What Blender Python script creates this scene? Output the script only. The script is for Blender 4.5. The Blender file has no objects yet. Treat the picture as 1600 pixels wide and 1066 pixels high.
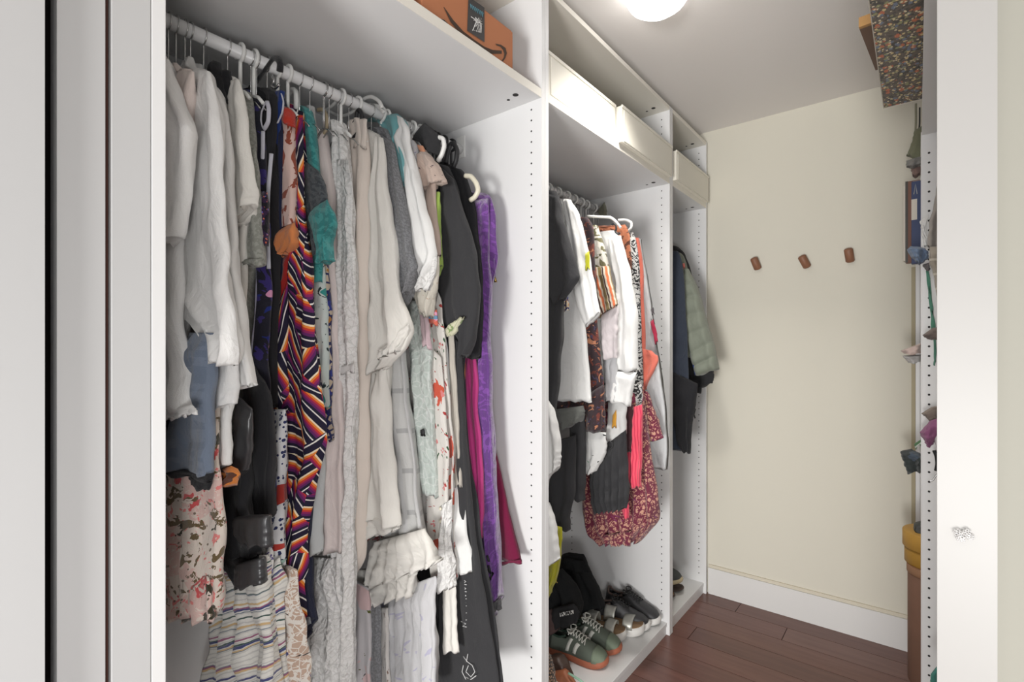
import bpy, bmesh, math, random
from mathutils import Vector, Matrix, noise
random.seed(7)
sc = bpy.context.scene
C = sc.collection
TH = math.radians(38.75)
FX, FY = -math.sin(TH), math.cos(TH)
RX, RY = math.cos(TH), math.sin(TH)
FL, HC, HV = 790.0, 1.27, 548.0
# ---------------------------------------------------------------- camera
cd = bpy.data.cameras.new('camera'); cam = bpy.data.objects.new('camera', cd); C.objects.link(cam)
cam.location = (0, 0, HC); cam.rotation_euler = (math.pi/2, 0, TH)
cd.sensor_width = 36; cd.lens = FL/1600*36; cd.shift_y = 15/1600; cd.clip_start = .02
sc.camera = cam
# ---------------------------------------------------------------- world + lights
w = bpy.data.worlds.new('world'); sc.world = w; w.use_nodes = True
w.node_tree.nodes['Background'].inputs[0].default_value = (.93, .96, 1, 1)
w.node_tree.nodes['Background'].inputs[1].default_value = .22
def area(name, loc, target, size, power, col=(1, 1, 1)):
    l = bpy.data.lights.new(name, 'AREA'); l.shape = 'DISK'; l.size = size; l.energy = power; l.color = col
    o = bpy.data.objects.new(name, l); C.objects.link(o); o.location = loc
    o.rotation_euler = (Vector(target)-Vector(loc)).to_track_quat('-Z', 'Y').to_euler()
    return o
area('photo_flash', (.2, -3.2, .35), (-.45, 1.7, 2.4), 1.0, 130, (1, .985, .96))
area('side_fill', (2.6, -1.9, .95), (-.9, .9, .8), 2.4, 17, (.98, .99, 1))  # added fill from the right for the clothes; no window is there
area('camera_fill', (.4, -.35, .75), (-.8, 1.1, .9), .45, 10.5, (1, .99, .98))  # unseen fill near the camera, added to lift shadows on the garments
area('rear_fill', (-.45, -9, 1.2), (-.4, 2, 1.2), 2.4, 140, (.98, .985, 1))  # unseen fill far behind the camera, added to even out the aisle
sc.view_settings.view_transform = 'Standard'; sc.view_settings.look = 'None'
sc.view_settings.gamma = 1; sc.view_settings.use_curve_mapping = False
sc.view_settings.exposure = 0.2

# ---------------------------------------------------------------- mapping helpers
def dr(u):
    k = u-800
    return FX*FL+RX*k, FY*FL+RY*k
def P(u, v, y):                      # picture position read off at depth plane y
    a, b = dr(u); t = y/b
    return Vector((a*t, y, HC+t*(HV-v)))
def PXp(u, v, x):
    a, b = dr(u); t = x/a
    return Vector((x, b*t, HC+t*(HV-v)))
def PZ(u, v, z):
    a, b = dr(u); t = (z-HC)/(HV-v)
    return Vector((a*t, b*t, z))
# ---------------------------------------------------------------- materials
def lin(c):
    return tuple(((x/255)/12.92 if x/255 <= .04045 else ((x/255+.055)/1.055)**2.4) for x in c)+(1,)
MC = {}
def newmat(name, rough=.5, spec=.5, metal=0):
    m = bpy.data.materials.new(name); m.use_nodes = True
    nt = m.node_tree; b = nt.nodes['Principled BSDF']
    b.inputs['Roughness'].default_value = rough; b.inputs['Metallic'].default_value = metal
    b.inputs['Specular IOR Level'].default_value = spec
    return m, nt, b
def nd(nt, t, **kw):
    n = nt.nodes.new(t)
    for k, v in kw.items(): setattr(n, k, v)
    return n
def mth(nt, op, a, b=None, c=None):
    n = nt.nodes.new('ShaderNodeMath'); n.operation = op
    for i, x in enumerate((a, b, c)):
        if x is None: continue
        if isinstance(x, (int, float)): n.inputs[i].default_value = x
        else: nt.links.new(x, n.inputs[i])
    return n.outputs[0]
def coord(nt, which, scale=(1, 1, 1), off=(0, 0, 0), rot=0):
    tc = nt.nodes.new('ShaderNodeTexCoord'); mp = nt.nodes.new('ShaderNodeMapping')
    mp.inputs['Scale'].default_value = scale; mp.inputs['Location'].default_value = off
    mp.inputs['Rotation'].default_value = (0, 0, rot)
    nt.links.new(tc.outputs[which], mp.inputs[0]); return mp.outputs[0]
def tex(nt, kind, vec, scale, feature=None, detail=2, out=0, dist=0):
    if kind == 'n':
        n = nt.nodes.new('ShaderNodeTexNoise'); n.inputs['Detail'].default_value = detail
        n.inputs['Distortion'].default_value = dist
    else:
        n = nt.nodes.new('ShaderNodeTexVoronoi')
        if feature: n.feature = feature
    n.inputs['Scale'].default_value = scale
    nt.links.new(vec, n.inputs['Vector'])
    return n.outputs[out]
def mixc(nt, fac, a, b):
    n = nt.nodes.new('ShaderNodeMix'); n.data_type = 'RGBA'
    if isinstance(fac, (int, float)): n.inputs[0].default_value = fac
    else: nt.links.new(fac, n.inputs[0])
    for i, x in ((6, a), (7, b)):
        if isinstance(x, tuple): n.inputs[i].default_value = x
        else: nt.links.new(x, n.inputs[i])
    return n.outputs[2]
def bump(nt, b, h, strength=.3, dist=.002):
    n = nt.nodes.new('ShaderNodeBump'); n.inputs['Strength'].default_value = strength
    n.inputs['Distance'].default_value = dist
    nt.links.new(h, n.inputs['Height']); nt.links.new(n.outputs[0], b.inputs['Normal'])
def plain(name, col, rough=.5, var=.04, vscale=6, bscale=0, bstr=.2, metal=0, spec=.5, coat=0):
    if name in MC: return MC[name]
    m, nt, b = newmat(name, rough, spec, metal)
    c = lin(col); v = coord(nt, 'Object')
    n = tex(nt, 'n', v, vscale, detail=4)
    dk = tuple(x*(1-var*2) for x in c[:3])+(1,)
    nt.links.new(mixc(nt, n, c, dk), b.inputs['Base Color'])
    if bscale: bump(nt, b, tex(nt, 'n', v, bscale, detail=3), bstr, .001)
    if coat: b.inputs['Coat Weight'].default_value = coat
    MC[name] = m; return m
def fab(name, base, layers=(), rough=.9, wr=1.0, weave=900, sheen=.25, spec=.15, metal=0, relief=None, which='UV'):
    """cloth: base colour, layers of woven or printed pattern, crumple and weave relief"""
    if name in MC: return MC[name]
    m, nt, b = newmat(name, rough, spec, metal)
    col = lin(base)
    uv = coord(nt, which)
    soft = tex(nt, 'n', uv, 9, detail=3)
    c0 = mixc(nt, soft, col, tuple(x*.9 for x in col[:3])+(1,))
    rel = None
    for i, (k, cc, s, thr, st) in enumerate(layers):
        vec = coord(nt, which, scale=(st, 1, 1), off=(3.1*i+.37, 1.7*i+.9, 0))
        if k == 'n': mk = mth(nt, 'GREATER_THAN', tex(nt, 'n', vec, s, detail=2), thr)
        elif k == 'N': mk = mth(nt, 'GREATER_THAN', tex(nt, 'n', vec, s, detail=3, dist=2.5), thr)
        elif k == 'd': mk = mth(nt, 'LESS_THAN', tex(nt, 'v', vec, s), thr)
        elif k == 'e': mk = mth(nt, 'LESS_THAN', tex(nt, 'v', vec, s, 'DISTANCE_TO_EDGE'), thr)
        elif k == 'f':      # flowers in some cells only
            d = tex(nt, 'v', vec, s); wob = tex(nt, 'n', vec, s*4, detail=1)
            d2 = mth(nt, 'ADD', d, mth(nt, 'MULTIPLY', wob, .5))
            r = tex(nt, 'v', vec, s, out=1); sp = nd(nt, 'ShaderNodeSeparateColor'); nt.links.new(r, sp.inputs[0])
            mk = mth(nt, 'MULTIPLY', mth(nt, 'LESS_THAN', d2, thr), mth(nt, 'GREATER_THAN', sp.outputs[i % 3], .45))
        elif k in 'uvw':    # stripes across u, along v, w = wavy along v
            sp = nd(nt, 'ShaderNodeSeparateXYZ'); nt.links.new(uv, sp.inputs[0])
            x = sp.outputs[0 if k == 'u' else 1]
            if k == 'w': x = mth(nt, 'ADD', x, mth(nt, 'MULTIPLY', tex(nt, 'n', uv, 22, detail=2), .02))
            mk = mth(nt, 'LESS_THAN', mth(nt, 'FRACT', mth(nt, 'ADD', mth(nt, 'MULTIPLY', x, s), st)), thr)
        c0 = mixc(nt, mk, c0, lin(cc))
        rel = mk
    nt.links.new(c0, b.inputs['Base Color'])
    b.inputs['Sheen Weight'].default_value = sheen
    h = mth(nt, 'MULTIPLY', tex(nt, 'n', coord(nt, which, (1, .45, 1)), 28, detail=4, dist=.8), wr)
    h = mth(nt, 'ADD', h, mth(nt, 'MULTIPLY', tex(nt, 'n', uv, weave, detail=1), .12))
    if relief:
        h = mth(nt, 'ADD', h, mth(nt, 'MULTIPLY', tex(nt, 'v', uv, relief, 'DISTANCE_TO_EDGE'), 1.2))
    bump(nt, b, h, .9, .010)
    MC[name] = m; return m
def geo_mat():
    m, nt, b = newmat('striped_wedge_print', .8, .2)
    uv = coord(nt, 'UV', (1, .8, 1)); vo = tex(nt, 'v', uv, 13, out=1)
    sp = nd(nt, 'ShaderNodeSeparateColor'); nt.links.new(vo, sp.inputs[0])
    an = mth(nt, 'MULTIPLY_ADD', sp.outputs[0], 2.4, .35)
    xy = nd(nt, 'ShaderNodeSeparateXYZ'); nt.links.new(uv, xy.inputs[0])
    q = mth(nt, 'ADD', mth(nt, 'MULTIPLY', xy.outputs[0], mth(nt, 'COSINE', an)), mth(nt, 'MULTIPLY', xy.outputs[1], mth(nt, 'SINE', an)))
    q = mth(nt, 'FRACT', mth(nt, 'ADD', mth(nt, 'MULTIPLY', q, 23), sp.outputs[1]))
    cr = nd(nt, 'ShaderNodeValToRGB'); cr.color_ramp.interpolation = 'CONSTANT'
    seq = [(0, (36, 32, 52)), (.16, (225, 220, 215)), (.22, (36, 32, 52)), (.36, (96, 40, 96)), (.48, (140, 40, 92)), (.58, (196, 62, 50)), (.68, (226, 134, 58)), (.78, (232, 216, 186)), (.86, (36, 32, 52))]
    el = cr.color_ramp.elements
    el[0].position = 0; el[0].color = lin(seq[0][1]); el[1].position = .16; el[1].color = lin(seq[1][1])
    for p, c in seq[2:]:
        e = el.new(p); e.color = lin(c)
    nt.links.new(q, cr.inputs[0]); nt.links.new(cr.outputs[0], b.inputs['Base Color'])
    bump(nt, b, tex(nt, 'n', coord(nt, 'UV', (1, .4, 1)), 26, detail=3), .4, .005)
    MC['geo'] = m; return m
M_white = plain('white_foil_board', (226, 226, 226), .42, .01)
M_edge = plain('cream_edge_band', (232, 228, 218), .45, .01)
M_wall = plain('beige_wall_paint', (216, 212, 198), .75, .015, 2, 120, .12)
M_ceil = plain('ceiling_paint', (236, 232, 229), .8, .01, 2, 90, .1)
M_trim = plain('white_trim_paint', (222, 221, 219), .38, .01)
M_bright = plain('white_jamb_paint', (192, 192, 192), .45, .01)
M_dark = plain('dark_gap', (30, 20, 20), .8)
M_brown = plain('brown_wood_backing', (92, 52, 40), .6, .1)
M_chrome = plain('chrome_wire', (200, 200, 200), .25, .02, metal=1)
M_rail = plain('white_rail', (232, 232, 232), .3, .01)
M_plas = plain('white_plastic', (235, 235, 232), .35, .01)
M_black = plain('black_plastic', (38, 38, 40), .55, .05)
M_cream = plain('cream_plastic', (226, 220, 200), .35, .02)
M_hole = plain('hole_dark', (50, 48, 48), .9)
M_box = plain('cream_storage_box_card', (232, 228, 216), .6, .01, 6, 200, .1)
# ---------------------------------------------------------------- mesh helpers
def link(name, me, m=None, parent=None, smooth=False, kind=None, label=None):
    o = bpy.data.objects.new(name, me); C.objects.link(o)
    if m: me.materials.append(m)
    if parent: o.parent = parent
    if smooth:
        me.polygons.foreach_set('use_smooth', [True]*len(me.polygons))
    if kind: o['kind'] = kind
    if label: o['label'] = label
    me.update(); return o
def tag(o, label, cat, group=None):
    o['label'] = label; o['category'] = cat
    if group: o['group'] = group
    return o
def thing(name, label, cat, loc=(0, 0, 0), rz=0, group=None):
    o = bpy.data.objects.new(name, None); C.objects.link(o); o.location = loc; o.rotation_euler = (0, 0, rz)
    o.empty_display_size = .05
    return tag(o, label, cat, group)
ORG = [Vector((0, 0, 0))]
def at(t): ORG[0] = Vector(t.location) if t else Vector((0, 0, 0))   # children are written in world space, stored relative to the thing
def box_bm(bm, a, b, bev=0):
    a = Vector(a)-ORG[0]; b = Vector(b)-ORG[0]
    r = bmesh.ops.create_cube(bm, size=1)
    for v in r['verts']:
        v.co = Vector(((a.x+b.x)/2+v.co.x*abs(b.x-a.x), (a.y+b.y)/2+v.co.y*abs(b.y-a.y), (a.z+b.z)/2+v.co.z*abs(b.z-a.z)))
    if bev:
        es = list({e for v in r['verts'] for e in v.link_edges})
        bmesh.ops.bevel(bm, geom=es, offset=bev, segments=2, affect='EDGES', profile=.5)
def box(name, a, b, m, parent=None, bev=.001, **kw):
    at(parent)
    bm = bmesh.new(); box_bm(bm, a, b, bev); me = bpy.data.meshes.new(name); bm.to_mesh(me); bm.free()
    ORG[0] = Vector((0, 0, 0))
    return link(name, me, m, parent, **kw)
def tube_geo(pts, r, n=8, flat=1.0):
    pts = [Vector(p) for p in pts]; vs = []; fs = []
    N = len(pts)
    prev = None
    for i, p in enumerate(pts):
        t = (pts[min(i+1, N-1)]-pts[max(i-1, 0)]).normalized()
        a = (prev - t*prev.dot(t)) if prev else t.orthogonal()
        if a.length < 1e-6: a = t.orthogonal()
        a.normalize(); prev = a; b = t.cross(a)
        rr = r[i] if isinstance(r, (list, tuple)) else r
        for k in range(n):
            an = 2*math.pi*k/n
            vs.append(p+a*math.cos(an)*rr+b*math.sin(an)*rr*flat)
    for i in range(N-1):
        for k in range(n):
            fs.append((i*n+k, i*n+(k+1) % n, (i+1)*n+(k+1) % n, (i+1)*n+k))
    fs.append(tuple(range(n))[::-1]); fs.append(tuple((N-1)*n+k for k in range(n)))
    return vs, fs
def geo(name, parts, m, parent=None, smooth=True, **kw):
    vs = []; fs = []
    at(parent); o0 = ORG[0].copy(); ORG[0] = Vector((0, 0, 0))
    for a, f in parts:
        k = len(vs); vs += [Vector(x)-o0 for x in a]; fs += [tuple(i+k for i in q) for q in f]
    me = bpy.data.meshes.new(name); me.from_pydata(vs, [], fs)
    bm = bmesh.new(); bm.from_mesh(me); bmesh.ops.recalc_face_normals(bm, faces=bm.faces); bm.to_mesh(me); bm.free()
    return link(name, me, m, parent, smooth, **kw)
def crom(pts, n):
    pts = [Vector(p) for p in pts]
    if len(pts) == 2: return [pts[0].lerp(pts[1], i/n) for i in range(n+1)]
    P_ = [pts[0]*2-pts[1]]+pts+[pts[-1]*2-pts[-2]]; out = []; S = len(pts)-1
    for i in range(n+1):
        t = i/n*S; k = min(int(t), S-1); f = t-k
        a, b, c, d = P_[k:k+4]
        cr = .5*((2*b)+(c-a)*f+(2*a-5*b+4*c-d)*f*f+(3*b-a-3*c+d)*f**3)
        out.append(cr*.6+b.lerp(c, f)*.4)
    return out
def resample(pts, n, key=None):
    pts = [Vector(p) for p in pts]
    d = [0]
    for a, b in zip(pts, pts[1:]): d.append(d[-1]+(b-a).length)
    out = []
    for i in range(n):
        s = d[-1]*i/(n-1); k = 0
        while k < len(pts)-2 and d[k+1] < s: k += 1
        f = (s-d[k])/max(d[k+1]-d[k], 1e-9); out.append(pts[k].lerp(pts[k+1], f))
    return out
def cloth(name, L, R, m, parent, th=.016, amp=.008, nf=4.0, nv=48, nu=22, seed=0, top=.35, quilt=0, rag=.004, smooth=True, fl=1.0, **kw):
    """a hanging piece of cloth: closed, thick and folded, between two 3D edge lines L (back) and R (front)"""
    rnd = random.Random(seed*13+5)
    if len(L) != len(R):
        k = max(len(L), len(R), 5); L = resample(L, k); R = resample(R, k)
    Lc, Rc = crom(L, nv), crom(R, nv)
    ph = [rnd.uniform(0, 6.28) for _ in range(4)]
    W = sum((a-b).length for a, b in zip(Lc, Rc))/len(Lc)
    nfl = max(1.2, nf*W/.25)
    at(parent); o0 = ORG[0].copy(); ORG[0] = Vector((0, 0, 0))
    vs = []; uvs = []; nr = 2*nu; vlen = 0
    zv = Vector((0, 0, 1))
    for j in range(nv+1):
        s = j/nv; a, b = Lc[j], Rc[j]; row = b-a; wd = row.length
        if j: vlen += ((Rc[j]-Rc[j-1]).length+(Lc[j]-Lc[j-1]).length)/2
        n = Vector((-row.y, row.x, 0))
        n = n.normalized() if n.length > 1e-6 else Vector((0, 1, 0))
        if n.y < 0: n = -n
        tk = th*(top+(1-top)*min(1, s*6))*(fl+(1-fl)*(1-s))
        if quilt: tk *= .62+.42*abs(math.sin(math.pi*quilt*s))**.6
        u0 = len(vs)
        for k in range(nr):
            c = k/nu if k < nu else 2-k/nu          # front 0..1 then back 1..0
            c = .3*c+.35*(1-math.cos(math.pi*c))
            side = -1 if k < nu else 1
            prof = (max(0, 1-abs(2*c-1)**4))**.5
            A = amp*min(1, .15+s*1.3)*min(1, wd/.05)
            f = A*(math.sin(6.283*nfl*c+ph[0]+.8*math.sin(3*s+ph[1]))+.5*math.sin(6.283*nfl*1.9*c+ph[2]+1.4*s))
            f += .5*amp*noise.noise(Vector((c*3+seed*7.3, s*7, side*.0)))
            p = a.lerp(b, c)+n*(f+side*prof*tk)
            rg = rag*noise.noise(Vector((seed*3.1+c*2, s*9, 4.2)))
            p = p+row.normalized()*rg*(1 if c > .5 else -1) if wd > 1e-5 else p
            if j == nv: p.z += .004*math.sin(6.283*nfl*c+ph[0])
            p += n*(amp*1.1*noise.noise(p*11+Vector((seed*5.1, 0, 0)))+min(amp, .008)*.55*noise.noise(Vector((p.x*34, p.y*34, p.z*15+seed))))*min(1, s*5)
            vs.append(p-o0)
        d_ = [0]
        for k in range(1, nr): d_.append(d_[-1]+(vs[u0+k]-vs[u0+k-1]).length)
        for k in range(nr): uvs.append((d_[k]-d_[nu]+2, -vlen))
    fs = []
    for j in range(nv):
        for k in range(nr):
            fs.append((j*nr+k, j*nr+(k+1) % nr, (j+1)*nr+(k+1) % nr, (j+1)*nr+k))
    # hem: folded inwards
    last = [vs[nv*nr+k] for k in range(nr)]; base = len(vs)
    upv = (Rc[-2]-Rc[-1]+Lc[-2]-Lc[-1]); upv = upv.normalized()*.014 if upv.length > 1e-6 else Vector((0, 0, .014))
    for k in range(nr):
        o = last[(nr-k) % nr]
        vs.append(last[k].lerp((last[k]+o)/2, .35)+upv*.5); uvs.append(uvs[nv*nr+k])
    for k in range(nr): fs.append((nv*nr+k, nv*nr+(k+1) % nr, base+(k+1) % nr, base+k))
    for k in range(nu): fs.append((base+k, base+k+1, base+(nr-k-1) % nr, base+(nr-k) % nr) if k else (base, base+1, base+nr-1))
    fs = [tuple(dict.fromkeys(f)) for f in fs]; fs = [f for f in fs if len(f) > 2]
    fs.append(tuple(range(nr))[::-1])
    me = bpy.data.meshes.new(name); me.from_pydata(vs, [], fs)
    uvl = me.uv_layers.new(name='UVMap')
    for lp in me.loops: uvl.data[lp.index].uv = uvs[lp.vertex_index]
    return link(name, me, m, parent, smooth, **kw)
def px(pts, y, dy=0):
    """picture points -> points in plane y; a third value overrides y for that point"""
    return [P(p[0], p[1], (p[2] if len(p) > 2 else y)+dy) for p in pts]
HY = []
XR = -1.19      # clothes rail
ZR = 1.94
def body(name, R, y, m, parent, hem=0.0, back=None, **kw):
    Rp = px(R, y)
    nk = Vector((min(XR+.05, Rp[0].x-.02), y, max(Rp[0].z+.03, Rp[0].z)))
    nk.z = min(nk.z, ZR-.05)
    Rp = [nk]+Rp
    Lp = []
    for i, p in enumerate(Rp):
        x = 2*XR-p.x if back is None else back
        Lp.append(Vector((min(max(x, -1.415), p.x-.03), p.y, p.z-hem*(i/(len(Rp)-1)))))
    kw.setdefault('nv', 70); kw['nv'] = max(70, kw['nv']); HY.append(y)
    kw['nf'] = kw.get('nf', 4)*1.4
    return cloth(name, Lp, Rp, m, parent, **kw)
def panel(name, L, R, y, m, parent, dy=0, **kw):
    return cloth(name, px(L, y, dy), px(R, y, dy), m, parent, **kw)
def T(name, label, cat, y, group=None, x=XR, z=ZR): return thing(name, label, cat, (x, y, z), 0, group)

# ================================================================ STRUCTURE
XF = -.861                 # front plane of the wardrobes
YW = 2.72                  # far wall
def struct(name, a, b, m, **kw): return box(name, a, b, m, kind='structure', bev=0, **kw)
struct('wall_far', (-1.6, YW, 0), (.9, YW+.1, 2.5), M_wall)
struct('wall_left', (-1.60, -1.6, 0), (-1.47, YW, 2.5), M_wall)
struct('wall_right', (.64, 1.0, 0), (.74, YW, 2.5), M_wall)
struct('wall_partition', (.0865, .985, 0), (2.2, 1.085, 2.5), plain('beige_wall_paint_dimmed', (152, 150, 140), .75, .015, 2, 120, .12))  # same beige wall paint, colour darkened to offset the strong light here
struct('ceiling', (-1.6, -1.6, 2.42), (2.2, YW+.1, 2.52), M_ceil)
struct('baseboard_far', (-.855, YW-.016, 0), (.005, YW, .135), M_trim)
box('baseboard_cap', (-.855, YW-.009, .135), (.005, YW, .150), plain('cream_cap', (212, 204, 186), .6), bpy.data.objects['baseboard_far'], .002)
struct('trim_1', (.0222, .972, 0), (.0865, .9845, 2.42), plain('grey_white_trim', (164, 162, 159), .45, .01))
# floor: cherry planks laid across the aisle
fl = struct('floor', (-1.6, -1.6, -.05), (2.2, YW, -.012), M_brown)
def floor_mat(i):
    m, nt, b = newmat('cherry_plank_%s' % 'abcd'[i], .27, .5)
    v = coord(nt, 'Object', (1.5, 16, 1), (i*3.3, i, 0)); n = tex(nt, 'n', v, 2.4, detail=6, dist=.6)
    base = [(124, 84, 74), (114, 77, 68), (128, 90, 79), (118, 80, 70)][i]
    c = mixc(nt, n, lin(base), tuple(x*.55 for x in lin(base)[:3])+(1,))
    nt.links.new(c, b.inputs['Base Color']); bump(nt, b, n, .08, .002); return m
FM = [floor_mat(i) for i in range(4)]
pm = []
for i in range(4):
    bm = bmesh.new(); box_bm(bm, (0, 0, -.012), (1.198, .1235, 0), .0012)
    me = bpy.data.meshes.new('plank'); bm.to_mesh(me); bm.free(); me.materials.append(FM[i]); pm.append(me)
yy = YW-.1245*1.0; row = 0
while yy > -1.6:
    xx = -1.6-random.uniform(0, .9)
    while xx < .62 or (yy < .8 and xx < 1.6):
        if xx > -2.4:
            p = bpy.data.objects.new('plank', random.choice(pm)); C.objects.link(p); p.parent = fl; p.location = (xx, yy, 0)
        xx += 1.2
    yy -= .125; row += 1

# ---------------------------------------------------------------- left end: door leaf, jamb, filler boards
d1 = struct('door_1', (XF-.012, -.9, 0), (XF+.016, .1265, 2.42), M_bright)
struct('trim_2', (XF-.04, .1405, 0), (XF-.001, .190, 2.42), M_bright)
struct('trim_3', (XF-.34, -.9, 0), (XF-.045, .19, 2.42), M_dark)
bb = struct('trim_4', (XF-.03, .188, 0), (XF-.012, .1955, 2.42), M_brown)
# ================================================================ WARDROBES
def disc(c, r, n=10, ax='y', s=-1):
    vs = []
    for k in range(n):
        a = 2*math.pi*k/n
        if ax == 'y': vs.append(Vector((c[0]+r*math.cos(a), c[1], c[2]+r*math.sin(a))))
        else: vs.append(Vector((c[0]+r*math.cos(a), c[1]+r*math.sin(a), c[2])))
    # tiny recessed cup: rim ring + inner floor
    if ax == 'y': inn = [Vector((v.x, v.y+.0003*s, v.z)) for v in vs]
    else: inn = [Vector((v.x, v.y, v.z+.0003*s)) for v in vs]
    return vs+inn, [tuple(range(n, 2*n))]+[(k, (k+1) % n, n+(k+1) % n, n+k) for k in range(n)]
def wardrobe(label, y0, y1, ztop, front=XF, back=-1.47, shelf=True, near=True):
    s = 1 if back < front else -1
    t = thing('wardrobe_frame', label, 'wardrobe', ((front+back)/2, (y0+y1)/2, 0))
    p = .018
    if near: box('side_panel', (back, y0, 0), (front, y0+p, ztop), M_white, t)
    box('side_panel', (back, y1-p, 0), (front, y1, ztop), M_white, t)
    box('top_panel', (back, y0+p, ztop-p), (front, y1-p, ztop), M_edge if s > 0 else M_white, t)
    box('back_panel', (back-.004*s, y0+.002, .01), (back+.004*s, y1-.002, ztop-.002), M_white, t)
    box('base_shelf', (back, y0+p, .037), (front-.012*s, y1-p, .055), M_white, t)
    box('plinth', (front-.030*s, y0+p, 0), (front-.0155*s, y1-p, .0375), M_white, t)
    hs = []
    z = .10
    while z < (ztop-.05 if y0 > 1 else 2.0):
        for xx in (front-.037*s, back+.10*s) if s > 0 else (front+.019,): hs.append(disc((xx, y1-p-.0002, z), .0028 if s > 0 else .0036))
        z += .032
    geo('pin_holes', hs, M_hole, t, False, kind='stuff')
    if shelf:
        sh = box('shelf', (back, y0+p, 2.013), (front-.001*s, y1-p, 2.038), M_white, t)
        box('edge_band', (front-.0012*s, y0+p, 2.013), (front, y1-p, 2.038), M_edge, t, 0)
        cams = [disc((front-.05*s, y1-p-.06, 2.0128), .009, 14, 'z'), disc((front-.085*s, y1-p-.05, 2.0128), .005, 12, 'z'),
                disc((back+.12*s, y1-p-.06, 2.0128), .009, 14, 'z'), disc((front-.05*s, y1-p-.06, ztop-p-.0004), .009, 14, 'z'),
                disc((front-.085*s, y1-p-.05, ztop-p-.0004), .005, 12, 'z')]
        for c_ in cams: geo('cam_fitting', [c_], M_hole, t, False)
        # rail with end brackets
        r = geo('clothes_rail', [tube_geo([(XR, y0+p+.001, ZR), (XR, y1-p-.001, ZR)], .0145, 16)], M_rail, t)
        for ya, yb in ((y0+p, y0+p+.004), (y1-p-.004, y1-p)):
            box('rail_bracket', (XR-.02, ya, ZR-.028), (XR+.02, yb, ZR+.045), M_plas, t, .002)
    return t
w1 = wardrobe('tall white open wardrobe nearest the camera, packed with long dresses', .243, 1.2295, 2.36)
w2 = wardrobe('middle tall white open wardrobe with shoes on its base', 1.2305, 2.2115, 2.36)
w3 = wardrobe('narrow white open wardrobe at the far end holding jackets', 2.2125, 2.7075, 2.36)
w4 = wardrobe('white side wardrobe behind the right door frame, mostly hidden', 1.09, 2.185, 2.005, .010, .60, False, False)
w5 = wardrobe('white narrow wardrobe at far right in front of the end wall', 2.187, 2.70, 2.005, .008, .60, False)
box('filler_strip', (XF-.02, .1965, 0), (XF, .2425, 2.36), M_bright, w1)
box('scribe_strip', (-.021, 2.703, .0), (-.0075, 2.7195, 1.62), plain('beige_scribe', (178, 168, 140), .7), w5)
box('scribe_strip', (-.0073, 2.701, .0), (.0078, 2.7195, 1.98), M_white, w5)
for z in (.80, 1.20, 1.585, 1.922):
    box('shelf', (.03, 2.206, z), (.59, 2.68, z+.018), M_white, w5)
# ---------------------------------------------------------------- ceiling lamp
lp = thing('ceiling_lamp', 'round white glowing globe lamp on the ceiling', 'lamp', (-.64, 1.53, 2.42))
m, nt, b = newmat('lit_globe', .4); b.inputs['Emission Color'].default_value = (1, .98, .95, 1); b.inputs['Emission Strength'].default_value = 4.5
prof = [(0, -.085), (.03, -.083), (.06, -.073), (.085, -.055), (.1, -.03), (.103, -.012), (.095, -.004)]
vs = []; fs = []
N = 48
for i, (r, z) in enumerate(prof):
    for k in range(N):
        rr = r*(1+.006*math.cos(24*2*math.pi*k/N)) ; a = 2*math.pi*k/N
        vs.append(Vector((-.64+rr*math.cos(a), 1.53+rr*math.sin(a), 2.42+z)))
for i in range(len(prof)-1):
    for k in range(N): fs.append((i*N+k, i*N+(k+1) % N, (i+1)*N+(k+1) % N, (i+1)*N+k))
geo('glass_globe', [(vs, fs)], m, lp)
geo('ceiling_plate', [tube_geo([(-.64, 1.53, 2.419), (-.64, 1.53, 2.408)], .1, 40)], M_trim, lp)
l = bpy.data.lights.new('lamp_light', 'AREA'); l.shape = 'DISK'; l.size = .18; l.spread = math.radians(112); l.energy = 6; l.color = (1, .96, .9)
o = bpy.data.objects.new('lamp_light', l); C.objects.link(o); o.location = (-.64, 1.53, 2.325); 
# ---------------------------------------------------------------- pegs on the far wall
M_peg = plain('walnut_peg', (150, 104, 78), .55, .2, 30)
for (u, v, tl, lab) in ((1181, 412, -.10, 'walnut wall peg nearest the white wardrobe, leftmost of three'), (1257, 409, -.18, 'walnut wall peg in the middle of the row of three'), (1327, 399, .0, 'walnut wall peg highest and rightmost of the three')):
    c = P(u, v, YW-.03)
    t = thing('wall_peg', lab, 'peg', (c.x, YW, c.z), 0, 'walnut pegs on the end wall')
    d = Vector((tl*1.6-.1, -.45, .95)).normalized()
    a = c-d*.026; e = c+d*.026
    pts = [a-d*.006, a-d*.004, a, c, e, e+d*.004, e+d*.006]; rr = [.008, .014, .0175, .0175, .0175, .014, .008]
    geo('peg', [tube_geo(pts, rr, 20)], M_peg, t)
    geo('screw', [tube_geo([(a.x, YW-.001, a.z+.01), (a.x+d.x*.02, YW-.02, a.z+.012)], .004, 8)], M_chrome, t)
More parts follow.
